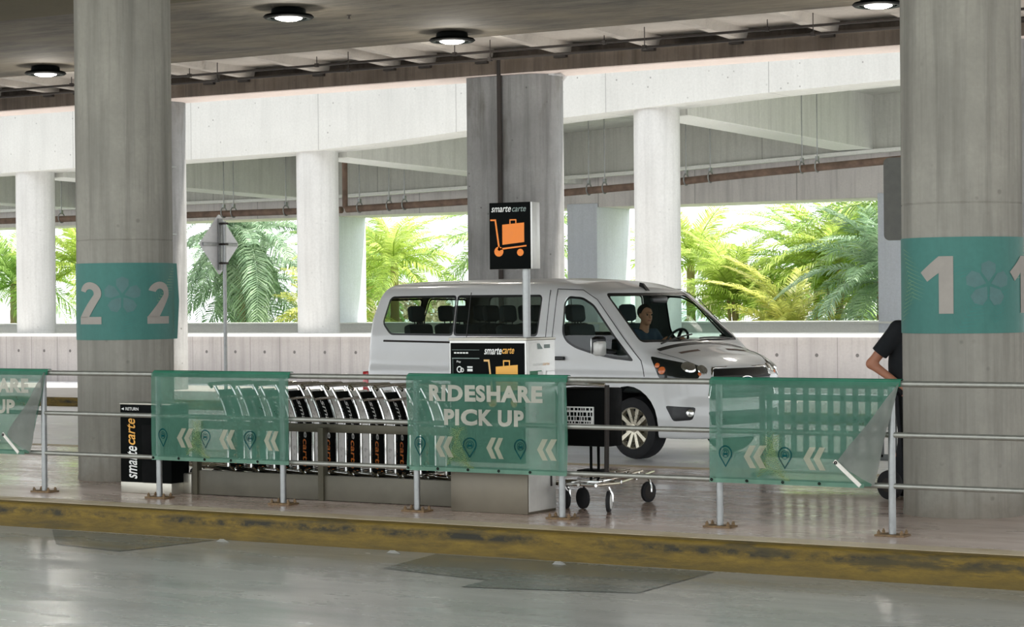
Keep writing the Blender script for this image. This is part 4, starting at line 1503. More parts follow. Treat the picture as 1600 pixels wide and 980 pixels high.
XZ = ((1, 0, 0), (0, 0, 1))
YZ = ((0, 1, 0), (0, 0, 1))
s2 = math.sqrt(0.5)
wins_side = [
    # rear strip split in two panes, then the front door glass
    [(-4.34, 1.55), (-4.24, 1.86), (-4.18, 1.895), (-2.972, 1.90), (-2.972, 1.395), (-4.16, 1.40)],
    [(-2.966, 1.90), (-1.50, 1.895), (-1.46, 1.86), (-1.48, 1.395), (-2.966, 1.395)],
    [(-1.09, 1.80), (-1.03, 1.875), (-0.80, 1.862), (-0.60, 1.775), (0.10, 1.12), (-0.23, 1.145), (-0.53, 1.19), (-0.84, 1.262), (-1.0, 1.335), (-1.075, 1.44)],
]
pid = 1
PID = {}
for side in (-1, 1):
    fl = (lambda c: c.y < -0.6) if side < 0 else (lambda c: c.y > 0.6)
    for wi, poly in enumerate(wins_side):
        pp = rounded(poly, 0.06, 3)
        mark(cut_region(pp, *XZ, fl), pid)
        ins = cut_region(rounded(inset(poly, 0.026), 0.05, 3), *XZ, fl)
        mark(ins, pid + 1)
        PID[pid] = ('window_gasket', 'trim_black')
        PID[pid + 1] = ('side_window' if wi < 2 else 'door_window', 'glass_dark' if wi < 2 else 'glass_door')
        pid += 2
    # wheel arches
    for cx_ in (0.01, -3.45):
        circ = [(cx_ + 0.445 * math.cos(a), 0.385 + 0.455 * math.sin(a)) for a in [2 * PI * k / 28 for k in range(28)]]
        mark(cut_region(circ, *XZ, (lambda c: c.y < -0.5) if side < 0 else (lambda c: c.y > 0.5)), 99)
    # headlights and fog recesses on the corner
    ua = (s2, s2 * (1 if side < 0 else -1), 0)
    fl2 = (lambda c: c.y < -0.3 and c.x > 0.1) if side < 0 else (lambda c: c.y > 0.3 and c.x > 0.1)
    hl = [(-0.44, 1.185), (0.10, 1.075), (0.12, 1.04), (0.10, 0.93), (-0.345, 0.93)]
    mark(cut_region(rounded(hl, 0.03, 2), ua, (0, 0, 1), fl2), pid)
    PID[pid] = ('headlight', 'headlamp')
    pid += 1
    fg = [(-0.285, 0.63), (0.06, 0.61), (0.02, 0.47), (-0.20, 0.455)]
    mark(cut_region(rounded(fg, 0.03, 2), ua, (0, 0, 1), fl2), pid)
    PID[pid] = ('fog_light_recess', 'trim_black')
    pid += 1
for q in (-1, 1):
    base_ = [(q * 0.05, 1.87), (q * 0.74, 1.86), (q * 0.82, 1.36), (q * 0.05, 1.34)]
    mark(cut_region(rounded(base_, 0.06, 3), *YZ, lambda c: c.x < -4.3), pid)
    mark(cut_region(rounded(inset(base_, 0.025), 0.05, 3), *YZ, lambda c: c.x < -4.3), pid + 1)
    PID[pid] = ('window_gasket', 'trim_black')
    PID[pid + 1] = ('rear_window', 'glass_dark')
    pid += 2
fw = lambda c: c.x > -0.75
ws = rounded([(-0.70, 1.905), (0.70, 1.905), (0.855, 1.335), (-0.855, 1.335)], 0.06, 4)
mark(cut_region(ws, *YZ, lambda c: -0.75 < c.x < 0.6), pid)
PID[pid] = ('windshield_band', 'trim_black')
pid += 1
mark(cut_region(inset(ws, 0.03), *YZ, lambda c: -0.75 < c.x < 0.6), pid)
PID[pid] = ('windshield', 'glass_ws')
pid += 1
gr = rounded([(-0.46, 1.035), (0.46, 1.035), (0.575, 0.70), (-0.575, 0.70)], 0.05, 3)
mark(cut_region(gr, *YZ, lambda c: c.x > 0.7), pid)
PID[pid] = ('grille', 'trim_black')
GR = pid
pid += 1
lg = rounded([(-0.62, 0.56), (0.62, 0.56), (0.56, 0.40), (-0.56, 0.40)], 0.04, 3)
mark(cut_region(lg, *YZ, lambda c: c.x > 0.7), pid)
PID[pid] = ('lower_grille', 'trim_black')
pid += 1

bm.normal_update()
nrm = {}
made = {}
for k in sorted(PID):
    fs = [f for f in bm.faces if f[lay] == k]
    if not fs:
        continue
    b2 = bmesh.new()
    mp = {}
    for f in fs:
        vv = []
        for v in f.verts:
            if v not in mp:
                mp[v] = b2.verts.new(v.co - v.normal * (0.004 if 'window' in PID[k][0] or 'windshield' in PID[k][0] else 0.0))
            vv.append(mp[v])
        b2.faces.new(vv)
    me = bpy.data.meshes.new(PID[k][0])
    b2.to_mesh(me)
    b2.free()
    made[k] = link_mesh(PID[k][0], me, PID[k][1], van, None, 60)
bmesh.ops.delete(bm, geom=[f for f in bm.faces if f[lay] > 0], context='FACES')
me = bpy.data.meshes.new('body')
bm.to_mesh(me)
bm.free()
body = link_mesh('body', me, 'van', van, None, 60)
VB = lambda mb, n, m, p=None: mb.build(n, m, p or van, world=False)


def vy(x, z, off=0.0):
    return float(side_w(np.array(x), np.array(z))) + off


# seams, rail slot, rub strip
def seam(pts, name='door_seam', r=0.005, mat='seam', off=0.0):
    for s_ in (-1, 1):
        q = []
        for (a, b), (c_, d_) in zip(pts, pts[1:]):
            n_ = max(2, int(math.hypot(c_ - a, d_ - b) / 0.06))
            q += [(a + (c_ - a) * i / n_, s_ * vy(a + (c_ - a) * i / n_, b + (d_ - b) * i / n_, off), b + (d_ - b) * i / n_) for i in range(n_)]
        q.append((pts[-1][0], s_ * vy(pts[-1][0], pts[-1][1], off), pts[-1][1]))
        VB(MB().tube(q, r, 6), name, mat)


seam([(-1.22, 1.96), (-1.23, 1.4), (-1.20, 0.9), (-1.20, 0.38)])
seam([(-1.22, 1.96), (-0.80, 1.945), (-0.55, 1.83), (0.20, 1.13), (0.26, 0.95)])
seam([(-2.72, 1.93), (-2.72, 0.38)])
seam([(-1.34, 1.95), (-1.34, 0.38)])
seam([(-4.28, 1.325), (-1.30, 1.30)], 'door_rail', 0.014, 'dark_pipe', -0.004)
seam([(-4.6, 0.62), (-3.95, 0.62)], 'rub_strip', 0.02, 'trim_black', -0.006)
seam([(-2.9, 0.62), (-0.6, 0.62)], 'rub_strip', 0.02, 'trim_black', -0.006)
for s_ in (-1, 1):
    VB(MB().box(-1.17, -1.0, min(s_ * 0.97, s_ * 1.01), max(s_ * 0.97, s_ * 1.01), 1.12, 1.165, 0.012), 'door_handle', 'trim_black')
    VB(MB().box(RX - 0.02, RX + 0.09, min(s_ * 0.80, s_ * 0.955), max(s_ * 0.80, s_ * 0.955), 0.55, 0.93, 0.02), 'tail_light', 'red_lens')
    # mirrors
    mr = VB(MB().box(-0.36, -0.24, min(s_ * 1.05, s_ * 1.21), max(s_ * 1.05, s_ * 1.21), 1.19, 1.41, 0.04, 3), 'mirror', 'trim_black')
    VB(MB().box(-0.375, -0.362, min(s_ * 1.07, s_ * 1.19), max(s_ * 1.07, s_ * 1.19), 1.21, 1.39, 0.004), 'mirror_glass', 'lens', mr)
    VB(MB().tube([(-0.22, s_ * 0.93, 1.22), (-0.24, s_ * 0.98, 1.23), (-0.28, s_ * 1.07, 1.24)], 0.03, 10), 'mirror_arm', 'trim_black', mr)
    VB(MB().box(-0.33, -0.225, min(s_ * 1.07, s_ * 1.215), max(s_ * 1.07, s_ * 1.215), 1.185, 1.36, 0.03), 'mirror_cap', 'side_white', mr)
    # headlight internals sit just proud of the dark housing
    for (px, py, pz, r_, m_, nm) in ((0.655, 0.70, 1.01, 0.092, 'lens', 'reflector'), (0.765, 0.585, 1.0, 0.07, 'lens', 'reflector'), (0.78, 0.80, 0.545, 0.05, 'lens', 'fog_lamp'), (0.47, 0.87, 0.995, 0.05, 'amber', 'indicator_lens'), (0.41, 0.89, 1.06, 0.034, 'amber', 'indicator_lens'), (0.73, 0.63, 0.945, 0.024, 'amber', 'indicator_lens')):
        # move the point onto the skin
        P0 = np.array([[px, s_ * py, pz]])
        for _ in range(8):
            f0 = van_F(*P0.T)
            g0 = np.array([(van_F(*(P0 + np.eye(3)[i] * 0.003).T) - f0)[0] / 0.003 for i in range(3)])
            P0 = P0 - (f0 / max(g0 @ g0, 0.2))[:, None] * g0
        c_ = Vector(P0[0])
        n_ = Vector(g0).normalized()
        VB(MB().lathe([(0, 0.012), (r_ * 0.5, 0.011), (r_ * 0.85, 0.006), (r_, -0.01), (0, -0.012)], c_, n_, 22), nm, m_)
# chrome grille surround, bars, oval emblem
def on_front(y, z, off=0.0):
    x = 1.1
    for _ in range(30):
        x -= float(van_F(np.array(x), np.array(y), np.array(z))) * 0.8
    return (x + off, y, z)


VB(MB().tube([on_front(a, b, 0.004) for a, b in rounded([(-0.47, 1.045), (0.47, 1.045), (0.59, 0.69), (-0.59, 0.69)], 0.05, 4)], 0.014, 8, True), 'grille_surround', 'chrome')
for z in (0.94, 0.855, 0.77):
    w_ = 0.46 + (1.035 - z) * 0.33
    VB(MB().tube([on_front(-w_ + 2 * w_ * k / 12, z, 0.006) for k in range(13)], 0.012, 8), 'grille_bar', 'seam')
oc = on_front(0, 0.90, 0.012)
MBe = MB()
MBe.prism([(oc[0], 0.115 * math.cos(a), 0.90 + 0.046 * math.sin(a)) for a in [2 * PI * k / 28 for k in range(28)]], [(oc[0] + 0.012, 0.115 * math.cos(a), 0.90 + 0.046 * math.sin(a)) for a in [2 * PI * k / 28 for k in range(28)]])
em = VB(MBe, 'emblem', 'chrome')
VB(MB().prism([(oc[0] + 0.0125, 0.103 * math.cos(a), 0.90 + 0.038 * math.sin(a)) for a in [2 * PI * k / 28 for k in range(28)]], [(oc[0] + 0.016, 0.103 * math.cos(a), 0.90 + 0.038 * math.sin(a)) for a in [2 * PI * k / 28 for k in range(28)]]), 'emblem_face', 'emblem_blue', em)
# cowl, wipers, painted hood reflections, antenna
def on_top(x, y, off=0.0):
    z = 2.3
    for _ in range(60):
        z -= float(van_F(np.array(x), np.array(y), np.array(z))) * 0.8
    return (x, y, z + off)


VB(MB().grid(4, 16, lambda u, v: on_top(0.235 + 0.055 * u, -0.74 + 1.48 * v, 0.004)), 'cowl', 'trim_black')
for (ya, yb2) in ((-0.62, -0.02), (0.05, 0.66)):
    VB(MB().tube([on_top(0.2 - 0.06 * k / 8, ya + (yb2 - ya) * k / 8, 0.018) for k in range(9)], 0.009, 6), 'wiper', 'trim_black')
for (ya, yb2) in ((-0.58, -0.24), (0.24, 0.58)):
    VB(MB().grid(2, 6, lambda u, v: on_top(0.42 + 0.05 * u, ya + (yb2 - ya) * v, 0.004)), 'hood_reflection', 'brown_pipe')  # dark strips paint the roof beams' reflection; no openings in the hood
seam_pts = [on_top(0.30 + 0.50 * k / 10, -0.78 + 0.22 * (k / 10) ** 2, 0.001) for k in range(11)]
VB(MB().tube(seam_pts, 0.004, 6), 'hood_seam', 'seam')
VB(MB().tube([(p[0], -p[1], p[2]) for p in seam_pts], 0.004, 6), 'hood_seam', 'seam')
at_ = on_top(-0.62, 0.0)
VB(MB().hexa([(at_[0] - 0.07, -0.03, at_[2] - 0.02), (at_[0] + 0.06, -0.03, at_[2] - 0.03), (at_[0] + 0.06, 0.03, at_[2] - 0.03), (at_[0] - 0.07, 0.03, at_[2] - 0.02),
              (at_[0] - 0.07, -0.012, at_[2] + 0.07), (at_[0] - 0.02, -0.012, at_[2] + 0.06), (at_[0] - 0.02, 0.012, at_[2] + 0.06), (at_[0] - 0.07, 0.012, at_[2] + 0.07)]), 'antenna', 'trim_black')
# wheels with arch liners
for (x, y) in ((0.01, -0.80), (0.01, 0.80), (-3.45, -0.80), (-3.45, 0.80)):
    sg = 1 if y > 0 else -1
    al = MB()
    arc = [(x + 0.45 * math.cos(PI * k / 16), 0.385 + 0.455 * math.sin(PI * k / 16)) for k in range(17)]
    arc = [(arc[0][0], 0.30)] + arc + [(arc[-1][0], 0.30)]
    yo, yi = y + sg * 0.12, y - sg * 0.34
    for (ax1, az1), (ax2, az2) in zip(arc, arc[1:]):
        al.poly([(ax1, yo, az1), (ax2, yo, az2), (ax2, yi, az2), (ax1, yi, az1)])
    al.poly([(a, yi, b_) for a, b_ in arc])
    VB(al, 'arch_liner', 'rubber')
    stear = 0.0
    tw = VB(MB().lathe([(0.19, -0.10), (0.30, -0.115), (0.345, -0.10), (0.355, -0.06), (0.355, 0.06), (0.345, 0.10), (0.30, 0.115), (0.235, 0.105), (0.235, 0.05), (0.19, 0.04)], (x, y, 0.355), (0, sg, 0), 40), 'wheel', 'rubber')
    rm = MB().lathe([(0.24, 0.11), (0.225, 0.10), (0.215, 0.03), (0.0, 0.0)], (x, y, 0.355), (0, sg, 0), 36)
    for k in range(10):
        a = 2 * PI * k / 10
        c_, s_2 = math.cos(a), math.sin(a)
        t_ = Vector((-s_2, 0, c_))
        r_ = Vector((c_, 0, s_2))
        w0 = Vector((x, y + sg * 0.06, 0.355))
        o_ = Vector((0, sg, 0))
        rm.hexa([w0 + r_ * 0.04 - t_ * 0.022 - o_ * 0.02, w0 + r_ * 0.04 + t_ * 0.022 - o_ * 0.02, w0 + r_ * 0.228 + t_ * 0.028 - o_ * 0.02, w0 + r_ * 0.228 - t_ * 0.028 - o_ * 0.02,
                 w0 + r_ * 0.04 - t_ * 0.018 + o_ * 0.03, w0 + r_ * 0.04 + t_ * 0.018 + o_ * 0.03, w0 + r_ * 0.228 + t_ * 0.024 + o_ * 0.045, w0 + r_ * 0.228 - t_ * 0.024 + o_ * 0.045])
    rm.lathe([(0, 0.105), (0.045, 0.1), (0.06, 0.06), (0, 0.05)], (x, y, 0.355), (0, sg, 0), 20)
    VB(rm, 'alloy_rim', 'rim', tw)
# interior
VB(MB().box(-4.5, 0.1, -0.86, 0.86, 0.42, 0.5), 'cabin_floor', 'black_matte')
VB(MB().box(-0.42, 0.12, -0.84, 0.84, 0.75, 1.24, 0.08, 3), 'dashboard', 'dash')
VB(MB().box(-0.34, 0.0, 0.22, 0.62, 1.2, 1.31, 0.04, 3), 'instrument_hood', 'dash')


def seat(x, y, w=0.46):
    s_ = VB(MB().box(x - 0.26, x + 0.26, y - w / 2, y + w / 2, 0.72, 0.88, 0.05, 3), 'seat', 'seat')
    bk = MB()
    bk.obox((x - 0.30, y, 1.18), (math.cos(0.2), 0, math.sin(0.2)), (0, 1, 0), (-math.sin(0.2), 0, math.cos(0.2)), 0.07, w / 2, 0.36, 0.05)
    VB(bk, 'backrest', 'seat', s_)
    hd = MB()
    hd.obox((x - 0.40, y, 1.665), (math.cos(0.15), 0, math.sin(0.15)), (0, 1, 0), (-math.sin(0.15), 0, math.cos(0.15)), 0.05, 0.125, 0.105, 0.045)
    for q in (-0.05, 0.05):
        hd.cyl((x - 0.37, y + q, 1.5), (x - 0.385, y + q, 1.62), 0.008, 6)
    VB(hd, 'headrest', 'seat', s_)
    VB(MB().box(x - 0.2, x + 0.2, y - w / 2 + 0.05, y + w / 2 - 0.05, 0.5, 0.74), 'seat_base', 'black_matte', s_)


seat(-0.92, -0.45)
seat(-0.92, 0.45)
for x in (-1.95, -2.8, -3.65):
    for y in (-0.6, -0.08, 0.55):
        seat(x, y, 0.42)
sw = MB()
ax_ = Vector((-math.cos(0.5), 0, math.sin(0.5)))
e1 = Vector((0, 1, 0))
e2 = ax_.cross(e1)
wc = Vector((-0.50, 0.42, 1.30))
sw.tube([wc + (e1 * math.cos(a) + e2 * math.sin(a)) * 0.19 for a in [2 * PI * k / 28 for k in range(28)]], 0.016, 8, True)
for a in (0.1, PI - 0.1, -PI / 2):
    sw.tube([wc, wc + (e1 * math.cos(a) + e2 * math.sin(a)) * 0.185], 0.02, 6)
sw.tube([wc, wc - ax_ * 0.25], 0.035, 8)
VB(sw, 'steering_wheel', 'trim_black')
VB(MB().box(-0.42, -0.36, -0.13, 0.13, 1.78, 1.86, 0.02), 'rear_view_mirror', 'trim_black')

# ================================================================== people
def hand(b, w, d, n, curl=0.5, thumb=1, s=1.0):
    """palm, four unequal bent fingers and a thumb; w wrist, d pointing along the hand, n out of the palm"""
    w, d, n = Vector(w), Vector(d).normalized(), Vector(n).normalized()
    n = (n - d * n.dot(d)).normalized()
    sd = d.cross(n)
    for o in (-0.024, -0.008, 0.008, 0.024):
        b.cap(w + sd * o * 0.6, w + d * 0.085 * s + sd * o, 0.017 * s, 0.013 * s, 0.008)
    for o, L in ((-0.031, 0.062), (-0.0105, 0.074), (0.0105, 0.078), (0.031, 0.070)):
        p0 = w + d * 0.082 * s + sd * o * s
        d1 = (d * math.cos(curl) + n * math.sin(curl))
        p1 = p0 + d1 * L * 0.5 * s
        d2 = (d * math.cos(curl * 2.1) + n * math.sin(curl * 2.1))
        p2 = p1 + d2 * L * 0.33 * s
        d3 = (d * math.cos(curl * 2.9) + n * math.sin(curl * 2.9))
        p3 = p2 + d3 * L * 0.25 * s
        b.cap(p0, p1, 0.0095 * s, 0.009 * s, 0.003)
        b.cap(p1, p2, 0.009 * s, 0.0085 * s, 0.003)
        b.cap(p2, p3, 0.0085 * s, 0.0075 * s, 0.003)
    t0 = w + d * 0.03 * s + sd * 0.022 * thumb * s
    t1 = t0 + (d * 0.55 + sd * thumb * 0.75 + n * 0.35).normalized() * 0.042 * s
    t2 = t1 + (d * 0.85 + sd * thumb * 0.25 + n * 0.5).normalized() * 0.034 * s
    b.cap(t0, t1, 0.014 * s, 0.0105 * s, 0.006)
    b.cap(t1, t2, 0.0105 * s, 0.009 * s, 0.003)


def head(b, c, f, s=1.0):
    """head centre c looking along the unit vector f (z up)"""
    c, f = Vector(c), Vector(f).normalized()
    sd = Vector((0, 0, 1)).cross(f).normalized()
    u = f.cross(sd)
    ax = [tuple(f), tuple(sd), tuple(u)]
    b.ell(c + u * 0.025 - f * 0.01, (0.098, 0.077, 0.098), 0.02, ax)
    b.ell(c - u * 0.035 + f * 0.022, (0.072, 0.062, 0.085), 0.02, ax)
    b.ell(c - u * 0.095 + f * 0.062, (0.026, 0.03, 0.022), 0.02, ax)
    b.cap(c + f * 0.093 + u * 0.012, c + f * 0.112 - u * 0.025, 0.009, 0.014, 0.008)
    b.ell(c + f * 0.084 + u * 0.03, (0.02, 0.05, 0.01), 0.01, ax)
    for q in (-1, 1):
        b.ell(c + sd * 0.078 * q - f * 0.008 - u * 0.006, (0.02, 0.009, 0.032), 0.005, ax)
    return ax


def face_parts(root, c, f):
    c, f = Vector(c), Vector(f).normalized()
    sd = Vector((0, 0, 1)).cross(f).normalized()
    u = f.cross(sd)
    for q in (-1, 1):
        MB().ball(c + f * 0.088 + sd * 0.031 * q + u * 0.008, 0.0095, (1, 1, 1), 12).build('eye', 'eye', root, world=False)
    mp = MB().tube([c + f * 0.086 + sd * 0.024 - u * 0.062, c + f * 0.096 - u * 0.06, c + f * 0.086 - sd * 0.024 - u * 0.062], 0.006, 8)
    mp.build('mouth', 'lip', root, world=False)


# person pushing a hand truck, mostly hidden by the column; local frame faces +X
ps_ = thing('person', 'person in black shirt and trousers with bent arm, behind the column numbered 1', 'person', (-6.91, 17.5, 0), None, 0.05)
b = Blob((-0.42, -0.42, -0.01), (0.5, 0.42, 1.82), 0.008)
b.cap((0, 0, 0.93), (-0.01, 0, 1.06), 0.115, 0.11, 0.05)
for q in (-1, 1):
    b.cap((0, q * 0.07, 0.93), (-0.01, q * 0.06, 1.1), 0.10, 0.10, 0.05)
    b.cap((-0.01, q * 0.06, 1.08), (-0.015, q * 0.085, 1.32), 0.10, 0.105, 0.05)
    b.cap((-0.015, q * 0.06, 1.36), (-0.015, q * 0.175, 1.415), 0.075, 0.06, 0.05)
b.cap((-0.01, 0, 1.40), (0.05, 0, 1.55), 0.062, 0.056, 0.03)
hc = (0.075, 0, 1.64)
head(b, hc, (0.98, -0.05, -0.15))
arms = {-1: ((-0.02, -0.195, 1.40), (-0.235, -0.25, 1.12), (-0.02, -0.235, 0.965)), 1: ((0.0, 0.195, 1.40), (-0.12, 0.26, 1.12), (0.08, 0.24, 0.97))}
for q, (sh, el, wr) in arms.items():
    b.cap(sh, el, 0.052, 0.041, 0.03)
    b.cap(el, wr, 0.041, 0.028, 0.02)
    dv = (Vector(wr) - Vector(el)).normalized()
    hand(b, Vector(wr) + dv * 0.01, dv, (0.1, -q * 0.25, -1), 0.75, 1)
legs = {-1: ((0, -0.09, 0.92), (0.03, -0.10, 0.50), (-0.06, -0.10, 0.09)), 1: ((0, 0.09, 0.92), (0.10, 0.10, 0.50), (0.14, 0.10, 0.09))}
for q, (hp, kn, an) in legs.items():
    b.cap(hp, kn, 0.088, 0.058, 0.03)
    b.cap(kn, (Vector(kn) * 0.6 + Vector(an) * 0.4) - Vector((0.015, 0, 0)), 0.056, 0.056, 0.02)
    b.cap((Vector(kn) * 0.6 + Vector(an) * 0.4) - Vector((0.015, 0, 0)), an, 0.056, 0.037, 0.02)
    b.cap(an, Vector(an) + Vector((0.13, 0, -0.055)), 0.036, 0.028, 0.02)
b.build('body', 'skin', ps_)
face_parts(ps_, hc, (0.98, -0.05, -0.15))
sh_ = Blob((-0.42, -0.42, 0.8), (0.42, 0.42, 1.56), 0.010)
for q in (-1, 1):
    sh_.cap((0, q * 0.07, 0.90), (-0.01, q * 0.06, 1.1), 0.128, 0.122, 0.05)
    sh_.cap((-0.01, q * 0.06, 1.08), (-0.015, q * 0.085, 1.32), 0.122, 0.124, 0.05)
    sh_.cap((-0.015, q * 0.04, 1.375), (-0.015, q * 0.175, 1.415), 0.083, 0.072, 0.05)
    s0, e0, _ = arms[q]
    s0, e0 = Vector(s0), Vector(e0)
    dv = (e0 - s0).normalized()
    sh_.cap(s0, e0, 0.076, 0.07, 0.03, clip=[(s0 + dv * 0.25, dv)])
sh_.cut((0, 0, 0.86), (0, 0, -1)).cut((0, 0, 1.485), (0, 0, 1))
sh_.build('shirt', 'shirt', ps_)
tr = Blob((-0.3, -0.3, 0.0), (0.4, 0.3, 1.05), 0.010)
for q, (hp, kn, an) in legs.items():
    tr.cap((0, q * 0.07, 0.99), hp, 0.112, 0.108, 0.05)
    tr.cap(hp, kn, 0.104, 0.078, 0.03)
    tr.cap(kn, an, 0.078, 0.062, 0.03, clip=[((0, 0, 0.08), (0, 0, -1))])
tr.cut((0, 0, 1.0), (0, 0, 1)).cut((0, 0, 0.08), (0, 0, -1))
tr.build('trousers', 'pants', ps_)
for q, (hp, kn, an) in legs.items():
    so = Blob((an[0] - 0.15, an[1] - 0.1, 0.0), (an[0] + 0.3, an[1] + 0.1, 0.2), 0.008)
    so.cap((an[0] - 0.03, an[1], 0.05), (an[0] + 0.06, an[1], 0.06), 0.05, 0.05, 0.03).cap((an[0] + 0.05, an[1], 0.05), (an[0] + 0.17, an[1], 0.04), 0.05, 0.042, 0.03).cap(an, (an[0], an[1], 0.1), 0.05, 0.045, 0.02)
    so.cut((0, 0, 0.004), (0, 0, -1))
    so.build('shoe', 'black_matte', ps_)
hr = Blob((-0.15, -0.15, 1.5), (0.22, 0.15, 1.82), 0.008)
hr.ell((hc[0] - 0.014, 0, hc[2] + 0.036), (0.105, 0.084, 0.098), 0.01)
hr.cut((hc[0] + 0.052, 0, hc[2] + 0.05), (0.8, 0, -0.6))
hr.build('hair', 'hair', ps_)
MB().tube([(0.02, -0.10, 1.49), (0.10, -0.08, 1.40), (0.125, -0.03, 1.2), (0.128, 0.0, 1.05)], 0.008, 6).build('lanyard', 'lanyard', ps_, world=False)

# hand truck the person pushes, one wheel showing left of the column
e = thing('hand_truck', 'black hand truck with a dark wheel peeking out left of the column numbered 1', 'hand truck', (-6.70, 17.2, 0))
for x, y in ((-6.89, 17.03), (-6.60, 17.5)):
    w = MB().lathe([(0.03, -0.03), (0.08, -0.035), (0.118, -0.028), (0.125, 0.0), (0.118, 0.028), (0.08, 0.035), (0.03, 0.03)], (x, y, 0.125), (0.35, 1, 0), 30).build('wheel', 'rubber', e)
    MB().lathe([(0, -0.034), (0.05, -0.036), (0.07, -0.03), (0.07, 0.03), (0.05, 0.036), (0, 0.034)], (x, y, 0.125), (0.35, 1, 0), 20).build('hub', 'dark_pipe', w)
mb = MB()
mb.cyl((-6.89, 17.03, 0.125), (-6.60, 17.5, 0.125), 0.016, 8)
for x, y in ((-6.80, 17.15), (-6.66, 17.40)):
    mb.tube([(x + 0.05, y - 0.03, 0.03), (x, y, 0.2), (x - 0.05, y + 0.02, 0.85), (x - 0.13, y + 0.05, 0.93)], 0.016, 8)
mb.cyl((-6.83, 17.17, 0.6), (-6.69, 17.42, 0.6), 0.012, 8)
mb.build('frame', 'black_matte', e)
MB().obox((-6.56, 17.2, 0.025), (0.85, -0.5, 0), (0.5, 0.85, 0), (0, 0, 1), 0.12, 0.2, 0.008, 0.003).build('toe_plate', 'black_matte', e)

# driver in the van (van frame)
dr = thing('person', 'person in a navy shirt sitting at the wheel of the white van', 'person', (-11.807, 22.881, -0.15), None, math.radians(-14.22))
b = Blob((-1.35, 0.0, 0.5), (-0.15, 0.85, 1.86), 0.008)
cx, cy = -0.98, 0.43
for q in (-1, 1):
    b.cap((cx, cy + q * 0.07, 0.98), (cx - 0.05, cy + q * 0.06, 1.12), 0.105, 0.105, 0.05)
    b.cap((cx - 0.05, cy + q * 0.06, 1.1), (cx - 0.08, cy + q * 0.085, 1.33), 0.10, 0.105, 0.05)
    b.cap((cx - 0.08, cy + q * 0.05, 1.37), (cx - 0.07, cy + q * 0.175, 1.41), 0.072, 0.06, 0.05)
b.cap((cx - 0.07, cy, 1.38), (cx - 0.03, cy, 1.54), 0.062, 0.056, 0.03)
hc = (cx - 0.01, cy - 0.01, 1.635)
fv = (0.96, -0.28, -0.05)
head(b, hc, fv)
darm = {}
for q in (-1, 1):
    s0 = Vector((cx - 0.06, cy + q * 0.19, 1.39))
    el = Vector((cx + 0.12, cy + q * 0.25, 1.16))
    wr = Vector((-0.585, 0.42 + q * 0.165, 1.31))
    darm[q] = (s0, el, wr)
    b.cap(s0, el, 0.052, 0.041, 0.03)
    b.cap(el, wr, 0.041, 0.028, 0.02)
    hand(b, wr, (0.75, -q * 0.1, 0.45), (0.3, -q * 0.8, -0.5), 0.75, 1)
    b.cap((cx, cy + q * 0.09, 0.98), (cx + 0.44, cy + q * 0.11, 1.02), 0.085, 0.06, 0.03)
    b.cap((cx + 0.44, cy + q * 0.11, 1.02), (cx + 0.52, cy + q * 0.11, 0.58), 0.056, 0.038, 0.02)
    b.cap((cx + 0.52, cy + q * 0.11, 0.57), (cx + 0.66, cy + q * 0.11, 0.55), 0.036, 0.03, 0.02)
b.build('body', 'skin', dr)
face_parts(dr, hc, fv)
sh_ = Blob((-1.4, -0.05, 0.85), (-0.5, 0.92, 1.6), 0.010)
for q in (-1, 1):
    sh_.cap((cx, cy + q * 0.07, 0.98), (cx - 0.05, cy + q * 0.06, 1.12), 0.122, 0.122, 0.05)
    sh_.cap((cx - 0.05, cy + q * 0.06, 1.1), (cx - 0.08, cy + q * 0.085, 1.33), 0.118, 0.122, 0.05)
    sh_.cap((cx - 0.08, cy + q * 0.04, 1.365), (cx - 0.07, cy + q * 0.175, 1.41), 0.082, 0.072, 0.05)
    s0, el, wr = darm[q]
    dv = (el - s0).normalized()
    sh_.cap(s0, el, 0.074, 0.064, 0.03, clip=[(s0 + dv * 0.23, dv)])
sh_.cut((0, 0, 0.9), (0, 0, -1)).cut((0, 0, 1.47), (0, 0, 1))
sh_.build('shirt', 'navy', dr)
tr = Blob((-1.3, 0.1, 0.55), (-0.3, 0.8, 1.2), 0.010)
for q in (-1, 1):
    tr.cap((cx, cy + q * 0.09, 0.98), (cx + 0.44, cy + q * 0.11, 1.02), 0.108, 0.078, 0.03)
    tr.cap((cx + 0.44, cy + q * 0.11, 1.02), (cx + 0.52, cy + q * 0.11, 0.62), 0.076, 0.058, 0.03)
tr.cut((0, 0, 0.62), (0, 0, -1))
tr.build('trousers', 'pants', dr)
hr = Blob((cx - 0.2, cy - 0.2, 1.45), (cx + 0.2, cy + 0.2, 1.85), 0.008)
hr.ell((hc[0] - 0.02, hc[1] + 0.006, hc[2] + 0.038), (0.104, 0.084, 0.098), 0.01)
hr.cut((hc[0] + 0.05, hc[1], hc[2] + 0.05), (0.78, -0.2, -0.6))
hr.build('hair', 'dark_hair', dr)

